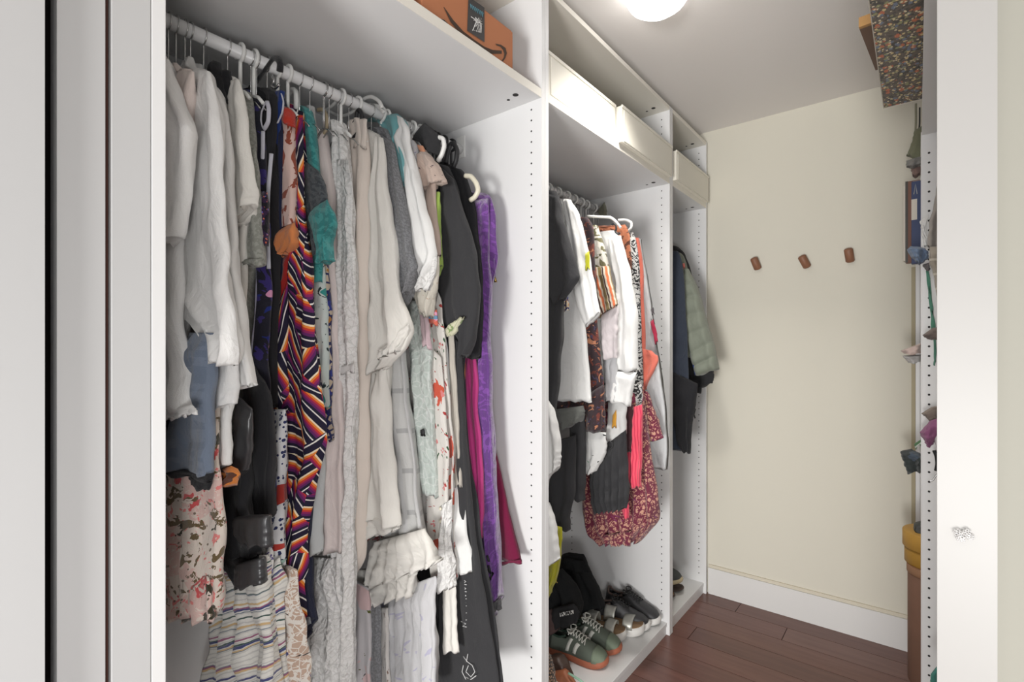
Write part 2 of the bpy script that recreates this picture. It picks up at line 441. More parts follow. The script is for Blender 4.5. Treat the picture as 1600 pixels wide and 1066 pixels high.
# ================================================================ TOP SHELVES
def sbox(lab, y0, y1, x1, z0=2.0385, h=.132):
    t = thing('storage_box', lab, 'box', (x1-.2, (y0+y1)/2, z0), 0, 'cream storage boxes on the top shelf')
    at(t); bm = bmesh.new(); q = .003; X0 = x1-.42
    box_bm(bm, (x1-q, y0, z0), (x1, y1, z0+h)); box_bm(bm, (X0, y0, z0), (X0+q, y1, z0+h))
    box_bm(bm, (X0+q, y0, z0), (x1-q, y0+q, z0+h)); box_bm(bm, (X0+q, y1-q, z0), (x1-q, y1, z0+h)); box_bm(bm, (X0+q, y0+q, z0), (x1-q, y1-q, z0+q))
    me = bpy.data.meshes.new('box_shell'); bm.to_mesh(me); bm.free(); link('box_shell', me, M_box, t)
    e = .0025
    for xx in (x1, X0):
        bm = bmesh.new(); box_bm(bm, (xx-e, y0-e, z0+h-.008), (xx+e, y1+e, z0+h+.002))
        me = bpy.data.meshes.new('rim'); bm.to_mesh(me); bm.free(); link('rim', me, M_box, t)
    bm = bmesh.new(); box_bm(bm, (x1, y0+.012, z0+.004), (x1+.0025, y1-.012, z0+h-.012), .002); me = bpy.data.meshes.new('front_face'); bm.to_mesh(me); bm.free(); link('front_face', me, M_box, t)
    ORG[0] = Vector((0, 0, 0)); return t
sbox('cream storage box on middle top shelf, next to the carton divider', 1.253, 1.685, -.866)
sbox('cream storage box on the middle wardrobe top shelf, second one, pulled slightly forward', 1.700, 2.185, -.846)
sbox('cream storage box alone on the narrow far wardrobe top shelf', 2.236, 2.682, -.846)
t = T('pink_cloth', 'bit of pink cloth poking above the first cream storage box', 'cloth', 1.60, None, -.95, 2.17)
cloth('cloth', [(-1.0, 1.58, 2.10), (-.98, 1.60, 2.20)], [(-.90, 1.62, 2.10), (-.93, 1.62, 2.195)], fab('pink_knit', (214, 140, 160)), t, .012, nv=10)
# cardboard carton with arrow print
M_card = plain('brown_cardboard', (188, 122, 84), .8, .06, 8, 160, .15)
M_card2 = plain('dark_cardboard', (146, 88, 58), .8, .06, 8, 160, .15)
cb = thing('cardboard_carton', 'brown cardboard carton with a dark curved arrow print on the top shelf', 'box', (-1.03, .93, 2.0385))
XC = -.876
box('carton_body', (XC-.3, .765, 2.0385), (XC, 1.095, 2.153), M_card, cb, .002)
box('top_flap', (XC-.298, .768, 2.153), (XC-.002, 1.092, 2.156), M_card, cb, .001)
M_ink = plain('print_ink', (74, 56, 44), .8, .05)
# arrow: swoosh from upper left down and to the right, read off on the box face
lowr = [(693, 11), (704, 34), (718, 52), (735, 66), (755, 79), (768, 84), (784, 84)]
uppr = [(694, 11), (708, 31), (724, 49), (741, 62), (757, 73), (770, 78), (784, 79)]
vs = [PXp(u, v, XC+.0012) for u, v in lowr]+[PXp(u, v, XC+.0012) for u, v in uppr]
k = len(lowr); fs = [(i, i+1, k+i+1, k+i) for i in range(k-1)]
hd1 = [(774, 68), (783, 70), (790, 75), (792, 83), (790, 90), (786, 96)]; hd2 = [(776, 71), (782, 73), (786, 78), (788, 84), (787, 90), (784, 95)]
v2 = [PXp(u, v, XC+.0012) for u, v in hd1]+[PXp(u, v, XC+.0012) for u, v in hd2]; k2 = len(hd1)
geo('arrow_print', [(vs, fs), (v2, [(i, i+1, k2+i+1, k2+i) for i in range(k2-1)])], M_ink, cb, False, label='dark curved arrow')
q = [PXp(u, v, XC+.0016) for u, v in ((730, 48), (757, 66), (757, 12), (732, -6))]
geo('sticker', [(q, [(0, 1, 2, 3)])], plain('sticker_black', (52, 50, 50), .5, .05), cb, False, label='black sticker with teal and white marks')
def squig(pts, r=.0007): return tube_geo([PXp(u, v, XC+.002) for u, v in pts], r, 5)
geo('sticker_lettering', [squig([(735+i*2.6, 6+i*1.7), (735.8+i*2.6, 13+i*1.9), (737+i*2.6, 8+i*1.7)], .0009) for i in range(8)], plain('teal_ink', (110, 165, 180), .6), cb, label='teal lettering')
rs = random.Random(3)
geo('sticker_drawing', [squig([(746+rs.uniform(-8, 8), 38+rs.uniform(-12, 14)) for _ in range(4)], .0006) for _ in range(9)]+[squig([(736, 26), (743, 31), (753, 34)], .0008)], plain('white_ink', (220, 218, 215), .6), cb, label='white line drawing')
c2 = thing('cardboard_carton', 'darker brown cardboard carton cut by the top edge, left of the arrow carton', 'box', (-1.05, .6, 2.0385))
box('carton_body', (XC-.33, .40, 2.0385), (XC-.012, .752, 2.22), M_card2, c2, .002)
box('top_flap', (XC-.328, .403, 2.22), (XC-.014, .749, 2.223), M_card2, c2, .001)
cbl = geo('black_cable', [tube_geo([PXp(u, v, XC+.006) for u, v in ((668, 24), (676, 27), (685, 31), (693, 32), (698, 37), (703, 44))], .0022, 6)], M_black)
tag(cbl, 'thin black cable lying in front of the arrow carton on the shelf edge', 'cable')
# ================================================================ HANGERS
def arc(cx, cz, y, r, a0, a1, n=14):
    return [(cx+r*math.cos(math.radians(a0+(a1-a0)*i/n)), y, cz+r*math.sin(math.radians(a0+(a1-a0)*i/n))) for i in range(n+1)]
def hanger_mesh(r, hr, drop, wid, bar):
    hook = tube_geo(arc(0, 0, 0, hr, 200, -90)+[(0, 0, -hr-.012), (0, 0, -drop)], r, 7)
    arms = [tube_geo([(-wid, 0, -drop-.03), (-wid*.5, 0, -drop-.01), (0, 0, -drop), (wid*.5, 0, -drop-.01), (wid, 0, -drop-.03)], r*bar, 7)]
    lower = [tube_geo([(-wid, 0, -drop-.062), (0, 0, -drop-.066), (wid, 0, -drop-.062)], r*bar, 6)]
    return hook, arms, lower
PROTO = {}
def hanger(kind, y, tilt=0, label=None, group=None, dz=0):
    spec = {'wire': (.0014, .0175, .10, .045, 1.3, M_chrome), 'plastic': (.0042, .0195, .085, .045, 1.0, M_plas),
            'black': (.0040, .0195, .085, .045, 1.3, M_black), 'cream': (.0048, .0200, .085, .045, 1.1, M_cream)}[kind]
    if kind not in PROTO:
        hook, arms, low = hanger_mesh(*spec[:5])
        t = thing('clothes_hanger', '', 'hanger'); geo('hook', [hook], spec[5], t); geo('shoulder_bar', arms, spec[5], t); None
        PROTO[kind] = t
    else:
        src = PROTO[kind]; t = src.copy(); C.objects.link(t)
        for ch in src.children:
            c = ch.copy(); C.objects.link(c); c.parent = t
    t.location = (XR, y, ZR+dz); t.rotation_euler = (0, 0, tilt); t['label'] = label
    if group: t['group'] = group
    return t
def loop(name, label, cat, pts, y, r, m, flat=1.0, n=24, group=None):
    pp = crom(px(pts, y), n); t = thing(name, label, cat, pp[0], 0, group)
    geo('bent_bar' if cat == 'hanger' else 'ribbon', [tube_geo(pp, r, 8, flat)], m, t); return t
# ================================================================ NEAR WARDROBE CLOTHES (front to back along the rail)
W_ = (238, 237, 235)
white = fab('white_linen', W_); white2 = fab('white_cotton', (236, 236, 234), wr=.7); cream = fab('ivory_cotton', (236, 233, 226), wr=.9)
lace = fab('white_lace', (238, 237, 235), [('e', (216, 215, 212), 55, .035, 1)], relief=55)
sheer = fab('white_voile', (216, 216, 215), [('u', (206, 206, 206), 90, .4, 0)], wr=.8)
pinkish = fab('pale_blush_cotton', (232, 218, 211)); blush = fab('blush_satin', (234, 222, 211), rough=.5, wr=.6, spec=.4)
blk = fab('black_jersey', (40, 40, 43), rough=.85, wr=.6, sheen=.1); blk2 = fab('charcoal_crepe', (58, 58, 60), rough=.9, wr=.7, sheen=.1)
navy = fab('navy_jersey', (38, 42, 66), rough=.85, wr=.6, sheen=.1)
leather = plain('black_faux_leather', (62, 62, 64), .32, .1, 30, 300, .15)

t = T('linen_blouse', 'white linen blouse nearest the left post, ragged short sleeve in front', 'blouse', .315)
body('blouse_body', [(250, 84), (268, 105), (277, 165), (281, 260), (283, 360), (288, 480), (297, 575), (308, 642)], .335, white, t, hem=.02, th=.020, amp=.010, nf=3, seed=1)
panel('sleeve', [(236, 92), (236, 180), (237, 300), (240, 405)], [(262, 92), (277, 160), (308, 206), (290, 258), (270, 300), (276, 372)][0:2]+[(302, 208), (286, 285), (275, 374)], .316, white, t, th=.018, amp=.007, seed=2, nf=4)
panel('hem_band', [(238, 646), (238, 662)], [(300, 632), (308, 645)], .318, white, t, th=.006, amp=.002, seed=3, nv=8)
t = T('magenta_top', 'sliver of magenta cloth by the left post above the white blouses', 'top', .27)
panel('cloth', [(232, 118), (232, 136), (232, 150)], [(240, 122), (250, 138), (240, 150)], .262, fab('magenta_cloth', (170, 30, 90)), t, th=.008, amp=.003, nv=8)
t = T('black_skirt', 'black skirt edge hanging beside the left post under the blouse', 'skirt', .335)
panel('skirt_body', [(232, 600), (232, 690), (232, 714)], [(262, 600), (256, 680), (244, 716)], .335, blk, t, seed=4, nv=14)
den = fab('faded_blue_chambray', (104, 116, 134), [('n', (112, 123, 140), 60, .5, .3), ('u', (110, 121, 138), 9, .3, .1)], wr=1.2)
t = T('chambray_skirt', 'faded blue chambray skirt with black hem border under white linen', 'skirt', .345)
panel('skirt_body', [(300, 520), (288, 580), (262, 660), (245, 728)], [(331, 520), (332, 580), (333, 660), (336, 742)], .352, den, t, th=.018, amp=.006, seed=5, nf=3)
panel('hem_border', [(245, 724), (241, 735)], [(336, 740), (334, 750)], .347, blk, t, th=.012, amp=.003, seed=6, nv=6, nf=2)
panel('black_lining', [(288, 742), (292, 756)], [(334, 744), (329, 768)], .352, blk, t, th=.006, amp=.002, seed=6, nv=6)
flo = fab('floral_eyelet', (224, 213, 202), [('n', (216, 186, 178), 9, .54, 1), ('f', (206, 84, 86), 15, .56, 1), ('N', (222, 130, 126), 26, .62, 1), ('N', (104, 88, 60), 15, .60, 1), ('f', (58, 54, 40), 17, .48, 1), ('N', (220, 206, 196), 40, .58, 1), ('d', (124, 110, 96), 70, .17, 1)], wr=.8)
t = T('eyelet_dress', 'cream eyelet dress printed with red roses and brown leaves, far left bottom', 'dress', .362)
panel('dress_body', [(236, 540), (237, 700), (238, 830), (240, 925)], [(331, 540), (338, 700), (341, 830), (332, 965)], .372, flo, t, th=.020, amp=.010, seed=7, nf=3)
panel('scalloped_underskirt', [(250, 900), (252, 940), (250, 966)], [(326, 900), (330, 940), (333, 972)], .366, flo, t, th=.012, amp=.006, seed=8, nv=12)
t = T('blush_shirt', 'pale blush shirt between white linen shirts, short sleeve dangling', 'shirt', .365)
body('shirt_body', [(288, 112), (302, 112), (303, 200), (292, 270), (288, 400), (292, 520)], .365, pinkish, t, th=.017, amp=.006, seed=9)
panel('sleeve', [(280, 112), (276, 220), (272, 326)], [(303, 112), (298, 230), (284, 340)], .350, pinkish, t, th=.013, amp=.005, seed=10)
t = T('linen_shirt', 'large white linen shirt with wide flared sleeve spreading left to the post', 'shirt', .405)
body('shirt_body', [(305, 106), (326, 112), (343, 165), (350, 250), (358, 360), (368, 450), (382, 540), (393, 606)], .405, white, t, hem=.03, th=.018, amp=.008, nf=3, seed=11)
panel('flared_sleeve', [(306, 112), (292, 220), (268, 350), (237, 437), (283, 480), (330, 522), (345, 560)], [(328, 112), (345, 190), (356, 330), (362, 420), (368, 490), (370, 540), (366, 570)], .37, white, t, th=.016, amp=.008, seed=12, nf=3)
panel('lower_tail', [(331, 540), (330, 600), (331, 650)], [(372, 520), (366, 590), (362, 632)], .388, white, t, th=.012, amp=.005, seed=13)
t = T('white_tunic', 'white cotton tunic hem showing below the flared linen shirt', 'tunic', .398)
panel('tunic_body', [(331, 600), (333, 670), (334, 736)], [(362, 600), (357, 660), (355, 727)], .396, white2, t, th=.010, amp=.005, seed=14, nf=3)
t = T('white_shirt_wide', 'white shirt with small button and tag, behind the flared linen shirt', 'shirt', .43)
t.name = 'white_shirt'
body('shirt_body', [(318, 112), (330, 122), (346, 150), (356, 215), (362, 300), (366, 420), (374, 520), (380, 590)], .43, white2, t, th=.016, amp=.007, seed=15)
# black hanger and pale tank
t = T('black_camisole', 'black strap top with padded shoulders between white shirts', 'top', .445)
panel('shoulder', [(331, 104), (331, 128), (343, 150)], [(340, 96), (346, 122), (352, 158)], .44, blk, t, th=.012, amp=.004, nv=10, top=.7)
panel('shoulder', [(343, 118), (345, 134), (350, 150)], [(356, 110), (356, 130), (354, 168)], .45, blk, t, th=.012, amp=.004, nv=10, seed=3, top=.7)
t = T('white_tee', 'off-white short-sleeved tee with pointed shoulder beside the grey-green shirt', 'shirt', .478)
body('shirt_body', [(360, 124), (368, 121), (374, 140), (384, 200), (390, 300), (388, 400), (380, 560)], .478, cream, t, th=.015, amp=.006, seed=16)
panel('sleeve', [(358, 130), (354, 220), (366, 300), (372, 355)], [(374, 124), (387, 197), (397, 290), (396, 316)], .462, cream, t, th=.014, amp=.005, seed=17)
sage = fab('sage_marl', (140, 142, 134), [('n', (154, 155, 148), 120, .5, 1)], wr=.9)
t = T('sage_shirt', 'grey-green marl shirt with stitched cuff, left of the black dresses', 'shirt', .505)
body('shirt_body', [(374, 140), (381, 142), (392, 190), (396, 300), (388, 440), (384, 520), (376, 613), (370, 650), (364, 698)], .505, sage, t, th=.015, amp=.008, seed=18)
panel('sleeve', [(372, 280), (369, 350), (370, 418)], [(399, 230), (405, 340), (407, 414)], .49, sage, t, th=.015, amp=.006, seed=19, nf=4)
panel('sleeve_hem', [(369, 408), (369, 418)], [(407, 404), (407, 415)], .487, sage, t, th=.015, amp=.003, seed=20, nv=6)
# navy printed + black
seq = fab('blue_flame_print', (30, 30, 44), [('N', (54, 44, 110), 9, .56, 1), ('N', (30, 44, 120), 7, .6, .5), ('n', (214, 150, 186), 16, .68, .6), ('u', (190, 190, 210), 9, .035, .3)], rough=.6, wr=.6)
sequin = fab('sequin_band', (48, 26, 60), [('d', (210, 110, 80), 150, .25, 1), ('f', (120, 110, 190), 120, .5, 1), ('n', (18, 16, 26), 60, .52, 1)], rough=.3, metal=.3)
t = T('sequin_dress', 'long black dress with sequin band and blue flame print', 'dress', .535)
body('dress_body', [(386, 140), (396, 146), (408, 200), (414, 300), (417, 400), (419, 480), (417, 560), (418, 640), (422, 700), (423, 812)], .535, seq, t, hem=0, th=.014, amp=.007, seed=21, back=-1.3)
panel('sequin_band', [(399, 300), (399, 345), (403, 378)], [(417, 300), (417, 350), (416, 382)], .508, sequin, t, th=.012, amp=.003, nv=12)
panel('black_skirt_front', [(385, 560), (384, 640), (383, 720), (381, 808)], [(414, 600), (421, 640), (423, 720), (422, 810)], .508, blk, t, th=.014, amp=.005, seed=22)
panel('patterned_inset', [(382, 636), (386, 690)], [(395, 638), (392, 676)], .492, fab('white_scribble', (205, 205, 205), [('e', (60, 60, 62), 60, .09, 1)]), t, th=.004, amp=.001, nv=8)
t = T('strappy_black_dress', 'black dress with wide shoulder strap hanging from big black velvet hanger', 'dress', .565)
body('dress_body', [(392, 140), (412, 140), (424, 180), (427, 260), (427, 400), (426, 520), (425, 640)], .565, blk, t, th=.014, amp=.006, seed=23)
panel('strap', [(391, 134), (387, 152), (394, 210), (398, 290)], [(410, 138), (404, 152), (407, 210), (404, 290)], .555, blk, t, th=.008, amp=.002, top=.9)
panel('strap', [(404, 140), (417, 150), (418, 200), (412, 300)], [(420, 138), (430, 150), (428, 210), (420, 300)], .558, blk, t, th=.008, amp=.002, top=.9, seed=4)
big = loop('velvet_hanger', 'large black velvet hanger hook curving above the rail', 'hanger', [(388, 144), (398, 132), (412, 112), (422, 98), (428, 90), (434, 91), (438, 100), (437, 112)], .56, .0072, fab('black_velvet', (44, 44, 46), which='Object'), .6)
geo('metal_clip', [tube_geo(crom(px([(424, 118), (428, 126), (424, 134), (430, 138), (436, 132)], .56), 14), .003, 6)], M_chrome, big)
for k, (pts, lab) in enumerate((([(415, 160), (409, 175), (408, 190), (412, 202), (419, 190), (420, 170), (417, 158)], 'silver ribbon loop hanging inside the black strap dress'), ([(434, 192), (441, 176), (443, 160), (440, 148)], 'silver ribbon loop beside the blue strap'), ([(411, 205), (410, 250), (404, 290), (400, 302)], 'long white hanging ribbon trailing down the black dress'), ([(424, 240), (419, 300), (418, 360), (420, 420)], 'grey satin ribbon hanging left of the pink leaf top'))):
    loop('hanging_ribbon', lab, 'ribbon', pts, .535, .0045, fab('silver_satin', (190, 190, 200), rough=.4), .35)
t = T('blue_strap_top', 'navy top with bright blue shoulder strap', 'top', .59)
body('top_body', [(420, 150), (436, 146), (444, 170), (447, 230), (444, 330), (438, 440)], .59, navy, t, th=.012, amp=.005, seed=24)
panel('strap', [(431, 146), (429, 180), (424, 250)], [(443, 142), (436, 190), (428, 250)], .573, fab('royal_blue', (34, 56, 116)), t, th=.008, amp=.002, top=.9)
t = T('black_long_skirt', 'black skirt hem with shiny faux-leather bands low on the near rail', 'skirt', .50)
panel('skirt_body', [(337, 700), (336, 800), (333, 878)], [(386, 660), (388, 780), (408, 866)], .47, blk, t, th=.020, amp=.008, seed=25)
panel('skirt_point', [(330, 878), (356, 896), (372, 916)], [(404, 858), (406, 880), (410, 910)], .475, blk, t, th=.010, amp=.004, seed=26, nv=12)
panel('leather_band', [(370, 808), (371, 830), (385, 850)], [(420, 806), (421, 830), (422, 852)], .445, leather, t, th=.016, amp=.002, seed=27, nv=14, top=.9)
panel('leather_band', [(374, 880), (371, 900), (372, 918)], [(410, 872), (412, 895), (410, 912)], .448, leather, t, th=.016, amp=.002, seed=28, nv=14, top=.9)
panel('leather_panel', [(372, 620), (368, 680), (362, 745)], [(393, 640), (388, 700), (382, 740)], .445, leather, t, th=.010, amp=.003, seed=29, nv=14)
panel('white_lining', [(370, 770), (371, 800)], [(384, 750), (394, 808)], .50, fab('white_scribble', (205, 205, 205)), t, th=.006, amp=.002, nv=8)
t = T('orange_scarf', 'knot of brown and orange patterned scarf end below white shirt', 'scarf', .42)
panel('scarf_end', [(336, 736), (346, 740), (350, 752)], [(362, 728), (370, 742), (364, 757)], .405, fab('orange_print', (216, 130, 56), [('n', (90, 56, 44), 34, .52, 1)]), t, th=.012, amp=.005, nv=10)
wav = fab('wavy_stripe_cotton', (226, 224, 218), [('w', (200, 198, 194), 90, .3, 0), ('w', (60, 84, 78), 17, .06, .1), ('w', (150, 90, 120), 14, .06, .4), ('w', (206, 176, 130), 19, .09, .7), ('w', (70, 74, 120), 12, .06, .25), ('w', (120, 130, 140), 23, .05, .5)], wr=.6)
t = T('wavy_stripe_skirt', 'long white skirt with thin wavy coloured stripes at the bottom of the near rail', 'skirt', .53)
panel('skirt_body', [(356, 870), (350, 930), (342, 1000), (330, 1085)], [(418, 868), (428, 930), (434, 1000), (438, 1085)], .515, wav, t, th=.026, amp=.014, seed=30, nf=3, nv=36, nu=24)
panel('side_drape', [(410, 900), (412, 980), (408, 1085)], [(436, 872), (438, 960), (440, 1085)], .545, wav, t, th=.018, amp=.008, seed=31)
t = T('purple_print_tee', 'white tee hem with purple letters behind the black leather bands', 'shirt', .535)
panel('shirt_hem', [(404, 862), (404, 900), (396, 925)], [(424, 850), (426, 890), (420, 920)], .528, fab('purple_letter', (220, 218, 216), [('N', (86, 76, 130), 30, .56, 1)]), t, th=.01, amp=.004, nv=12)
chk = fab('red_blue_dot_net', (214, 214, 216), [('d', (44, 50, 90), 95, .36, 1), ('n', (170, 56, 48), 11, .60, .4), ('d', (208, 208, 214), 70, .10, 1)], wr=.3)
t = T('dotted_dress', 'narrow dress dotted red white and blue left of the striped wedge print', 'dress', .575)
panel('dress_body', [(424, 640), (423, 760), (424, 875)], [(446, 640), (444, 760), (442, 882)], .563, chk, t, th=.014, amp=.005, seed=32)
panel('green_hem', [(423, 872), (424, 882)], [(443, 876), (440, 884)], .560, fab('mint_cloth', (150, 176, 166)), t, th=.015, amp=.003, nv=6)
t = T('tan_lace_skirt', 'tan skirt with white and blue lace scrolls at the bottom edge', 'skirt', .60)
panel('skirt_body', [(432, 880), (430, 960), (428, 1085)], [(462, 890), (470, 980), (478, 1085)], .585, fab('tan_scroll', (196, 170, 152), [('N', (226, 220, 212), 30, .54, 1), ('e', (226, 220, 212), 60, .05, 1), ('N', (62, 62, 120), 26, .66, .6), ('N', (48, 44, 48), 18, .68, .4)]), t, th=.018, amp=.009, seed=33)
leaf = fab('rust_leaf_print', (226, 196, 186), [('N', (150, 74, 54), 13, .545, 1.7)], rough=.8, wr=.5)
t = T('leaf_print_blouse', 'pink blouse with rust leaf print, red shoulder and orange cuff', 'blouse', .615)
body('blouse_body', [(440, 168), (449, 168), (457, 195), (461, 280), (462, 360), (460, 400)], .615, leaf, t, th=.014, amp=.005, seed=34)
panel('sleeve', [(440, 168), (432, 214), (428, 290), (421, 375)], [(452, 168), (457, 200), (460, 280), (460, 352)], .598, leaf, t, th=.016, amp=.004, seed=35)
panel('red_yoke', [(445, 168), (440, 192)], [(453, 170), (456, 196)], .590, fab('red_cloth', (186, 58, 44)), t, th=.016, amp=.002, nv=8)
panel('cuff', [(423, 372), (418, 404), (428, 412)], [(460, 348), (461, 380), (444, 400)], .590, fab('orange_cuff', (226, 140, 84), [('N', (150, 84, 50), 14, .6, 1)]), t, th=.017, amp=.007, nv=16, nf=5, seed=36)
t = T('red_camisole', 'dark red top showing below the orange cuff', 'top', .605)
panel('top_body', [(424, 410), (427, 440), (437, 478)], [(457, 388), (454, 430), (444, 470)], .603, fab('crimson_cloth', (156, 38, 36)), t, th=.012, amp=.006, nv=14)
t = T('mint_camisole', 'pale mint top peeking between the red top and the striped dress', 'top', .61)
panel('top_body', [(425, 440), (424, 500), (427, 530)], [(440, 440), (440, 480), (434, 530)], .606, fab('mint_cloth', (150, 176, 166)), t, th=.008, amp=.004, nv=12)
G = geo_mat()
t = T('wedge_stripe_dress', 'long dress in bold navy, orange, magenta and white wedge stripes', 'dress', .645)
body('dress_body', [(462, 172), (470, 176), (473, 240), (474, 320), (480, 400), (488, 480), (493, 560), (500, 610), (504, 690), (497, 740), (480, 780), (474, 850)], .645, G, t, th=.018, amp=.009, seed=37, nf=3, nv=44)
panel('front_fall', [(458, 190), (459, 300), (458, 380), (447, 455), (436, 520), (428, 580), (440, 655), (441, 740), (442, 850), (441, 905), (447, 930), (464, 978)], [(472, 180), (474, 330), (481, 410), (490, 500), (494, 570), (500, 610), (504, 700), (486, 770), (473, 850), (474, 880), (466, 920), (471, 966)], .615, G, t, th=.014, amp=.008, seed=38, nf=4, nv=52)
panel('left_fall', [(434, 505), (427, 545), (420, 580), (410, 640)], [(449, 440), (447, 540), (446, 600), (443, 664)], .595, G, t, th=.012, amp=.005, seed=39, nf=4)
panel('lower_left_fall', [(432, 700), (422, 765), (421, 790)], [(446, 680), (446, 760), (445, 800)], .592, G, t, th=.012, amp=.005, seed=40, nf=4)
t = T('navy_slip', 'plain navy slip dress hanging beside the wedge stripe hem', 'dress', .66)
panel('dress_body', [(450, 740), (452, 860), (458, 960), (470, 1012)], [(488, 740), (487, 800), (480, 880), (488, 968)], .658, navy, t, th=.014, amp=.006, seed=41)
panel('grey_tie', [(470, 966), (474, 985)], [(484, 964), (486, 972)], .64, fab('grey_tie_cloth', (130, 134, 140)), t, th=.004, amp=.001, nv=6)
teal = fab('teal_marl', (54, 132, 132), [('n', (70, 150, 148), 60, .5, 1)], wr=.9)
t = T('colour_block_tee', 'teal and charcoal colour-block tee right of the striped dress', 'shirt', .672)
body('shirt_body', [(472, 166), (484, 172), (494, 225), (500, 300), (503, 380), (500, 440)], .672, teal, t, th=.015, amp=.006, seed=42)
panel('charcoal_sleeve', [(474, 250), (478, 320), (487, 400)], [(498, 268), (510, 310), (500, 400)], .655, fab('charcoal_marl', (62, 68, 74), [('n', (82, 88, 92), 80, .5, 1)]), t, th=.012, amp=.005, seed=43)
panel('sleeve_band', [(488, 330), (490, 356), (500, 392), (502, 412)], [(512, 312), (523, 347), (513, 372), (519, 408)], .645, teal, t, th=.014, amp=.006, seed=44, nf=4)
t = T('watercolour_tunic', 'white and teal watercolour tunic with black leaves', 'tunic', .69)
panel('tunic_body', [(488, 400), (490, 480), (494, 560), (499, 612)], [(505, 400), (507, 480), (509, 560), (510, 640)], .685, fab('watercolour', (208, 220, 216), [('n', (60, 150, 146), 6, .52, .7), ('N', (44, 60, 62), 20, .64, 1)]), t, th=.012, amp=.005, seed=45)
t = T('mosaic_dress', 'dress in fine blue, gold and white mosaic print', 'dress', .705)
panel('dress_body', [(496, 410), (500, 500), (502, 600), (504, 690)], [(512, 410), (515, 500), (516, 600), (516, 690)], .70, fab('mosaic', (196, 180, 160), [('e', (40, 44, 90), 45, .11, 1), ('f', (170, 120, 60), 50, .5, 1), ('n', (40, 50, 130), 24, .60, 1)]), t, th=.011, amp=.005, seed=46)
t = T('pale_aqua_slip', 'long grey-white slip with aqua hem behind the wedge stripes', 'dress', .69)
panel('slip_body', [(486, 560), (484, 700), (480, 800), (480, 868)], [(505, 560), (504, 700), (501, 800), (500, 866)], .682, fab('aqua_white', (196, 200, 200), [('v', (176, 208, 202), .9, .05, .9)]), t, th=.012, amp=.005, seed=47)
t = T('blush_lined_dress', 'pale pink sheer long dress between navy slip and lace dress', 'dress', .725)
body('dress_body', [(494, 200), (505, 210), (518, 300), (524, 450), (530, 620), (534, 760), (530, 868)], .725, fab('rose_voile', (228, 216, 212), [('u', (218, 206, 203), 60, .4, 0)]), t, th=.014, amp=.007, seed=48)
t = T('white_slip_dress', 'white slip dress whose straps show beside the tan hanger', 'dress', .71)
body('dress_body', [(483, 170), (490, 168), (498, 230), (508, 330), (514, 480), (520, 660)], .712, white2, t, th=.010, amp=.005, seed=49)
loop('tan_hanger', 'tan curved hanger end beside the white lace dress', 'hanger', [(497, 172), (503, 171), (509, 178), (511, 192), (509, 205), (504, 214), (499, 220)], .73, .0052, plain('tan_plastic', (176, 160, 132), .4), 1)
loop('white_hanger', 'white hanger end curving beside the teal tee', 'hanger', [(449, 148), (456, 140), (462, 143), (463, 160), (462, 176), (456, 190)], .65, .0065, M_plas, 1)
t = T('lace_dress', 'long white lace dress with sheer overlay, left of the blush satin dress', 'dress', .76)
body('dress_body', [(524, 188), (534, 194), (544, 265), (550, 380), (553, 470), (552, 600), (548, 720), (546, 900), (546, 1085)], .76, lace, t, th=.018, amp=.010, seed=50, nf=4, nv=44)
panel('lace_edge', [(528, 250), (532, 420), (534, 600), (530, 800), (528, 1085)], [(543, 250), (553, 420), (553, 600), (548, 800), (546, 1085)], .742, lace, t, th=.008, amp=.007, seed=51, nf=8, rag=.012, nv=46)
panel('white_label', [(531, 573), (533, 584)], [(554, 568), (554, 581)], .730, white2, t, th=.002, amp=.001, nv=4)
panel('lower_skirt', [(482, 870), (478, 960), (474, 1085)], [(532, 872), (538, 960), (541, 1085)], .735, lace, t, th=.018, amp=.010, seed=52, nf=4)
t = T('blush_satin_dress', 'plain blush satin slip dress with straps over a black hanger', 'dress', .81)
body('dress_body', [(562, 186), (572, 192), (577, 270), (577, 400), (575, 560), (575, 690), (570, 800), (567, 870), (553, 898)], .81, blush, t, th=.016, amp=.008, seed=53, nf=3)
panel('strap', [(561, 188), (553, 230)], [(573, 186), (572, 232)], .80, blush, t, th=.006, amp=.001, nv=8, top=.9)
loop('black_hanger', 'black hanger end over the blush satin dress strap', 'hanger', [(541, 205), (548, 198), (556, 188), (558, 175), (562, 172), (566, 182), (562, 204), (552, 216)], .80, .0055, M_black)
for (pts, y, lab) in (([(510, 172), (530, 182), (546, 178), (560, 168), (568, 155), (580, 151), (592, 158), (597, 168)], .84, 'white plastic hanger tipped up above the rail end'),
                      ([(503, 176), (516, 168), (526, 158), (534, 150)], .80, 'short white hanger arm crossing below the rail'),
                      ([(564, 170), (578, 164), (590, 166), (600, 176)], .87, 'white hanger arm beside the teal hood')):
    loop('tipped_hanger', lab, 'hanger', pts, y, .0055, M_plas, .8)
t = T('bell_sleeve_dress', 'ivory cotton dress with ruffled bell sleeves mid rail', 'dress', .855)
body('dress_body', [(584, 206), (594, 216), (603, 300), (609, 400), (612, 500), (610, 620), (606, 760)], .855, cream, t, th=.016, amp=.007, seed=54)
panel('bell_sleeve', [(586, 215), (578, 330), (572, 440), (566, 520), (570, 560), (577, 590)], [(597, 215), (606, 330), (618, 440), (635, 512), (630, 545), (604, 575)], .832, cream, t, th=.018, amp=.012, nf=5, seed=55, nu=24)
panel('cuff_ruffle', [(598, 548), (604, 562)], [(638, 505), (625, 548)], .826, cream, t, th=.014, amp=.012, nf=9, seed=56, nv=10, nu=24)
t = T('cotton_tunic', 'ivory cotton tunic with straight long sleeve ending above the tiered skirt', 'tunic', .865)
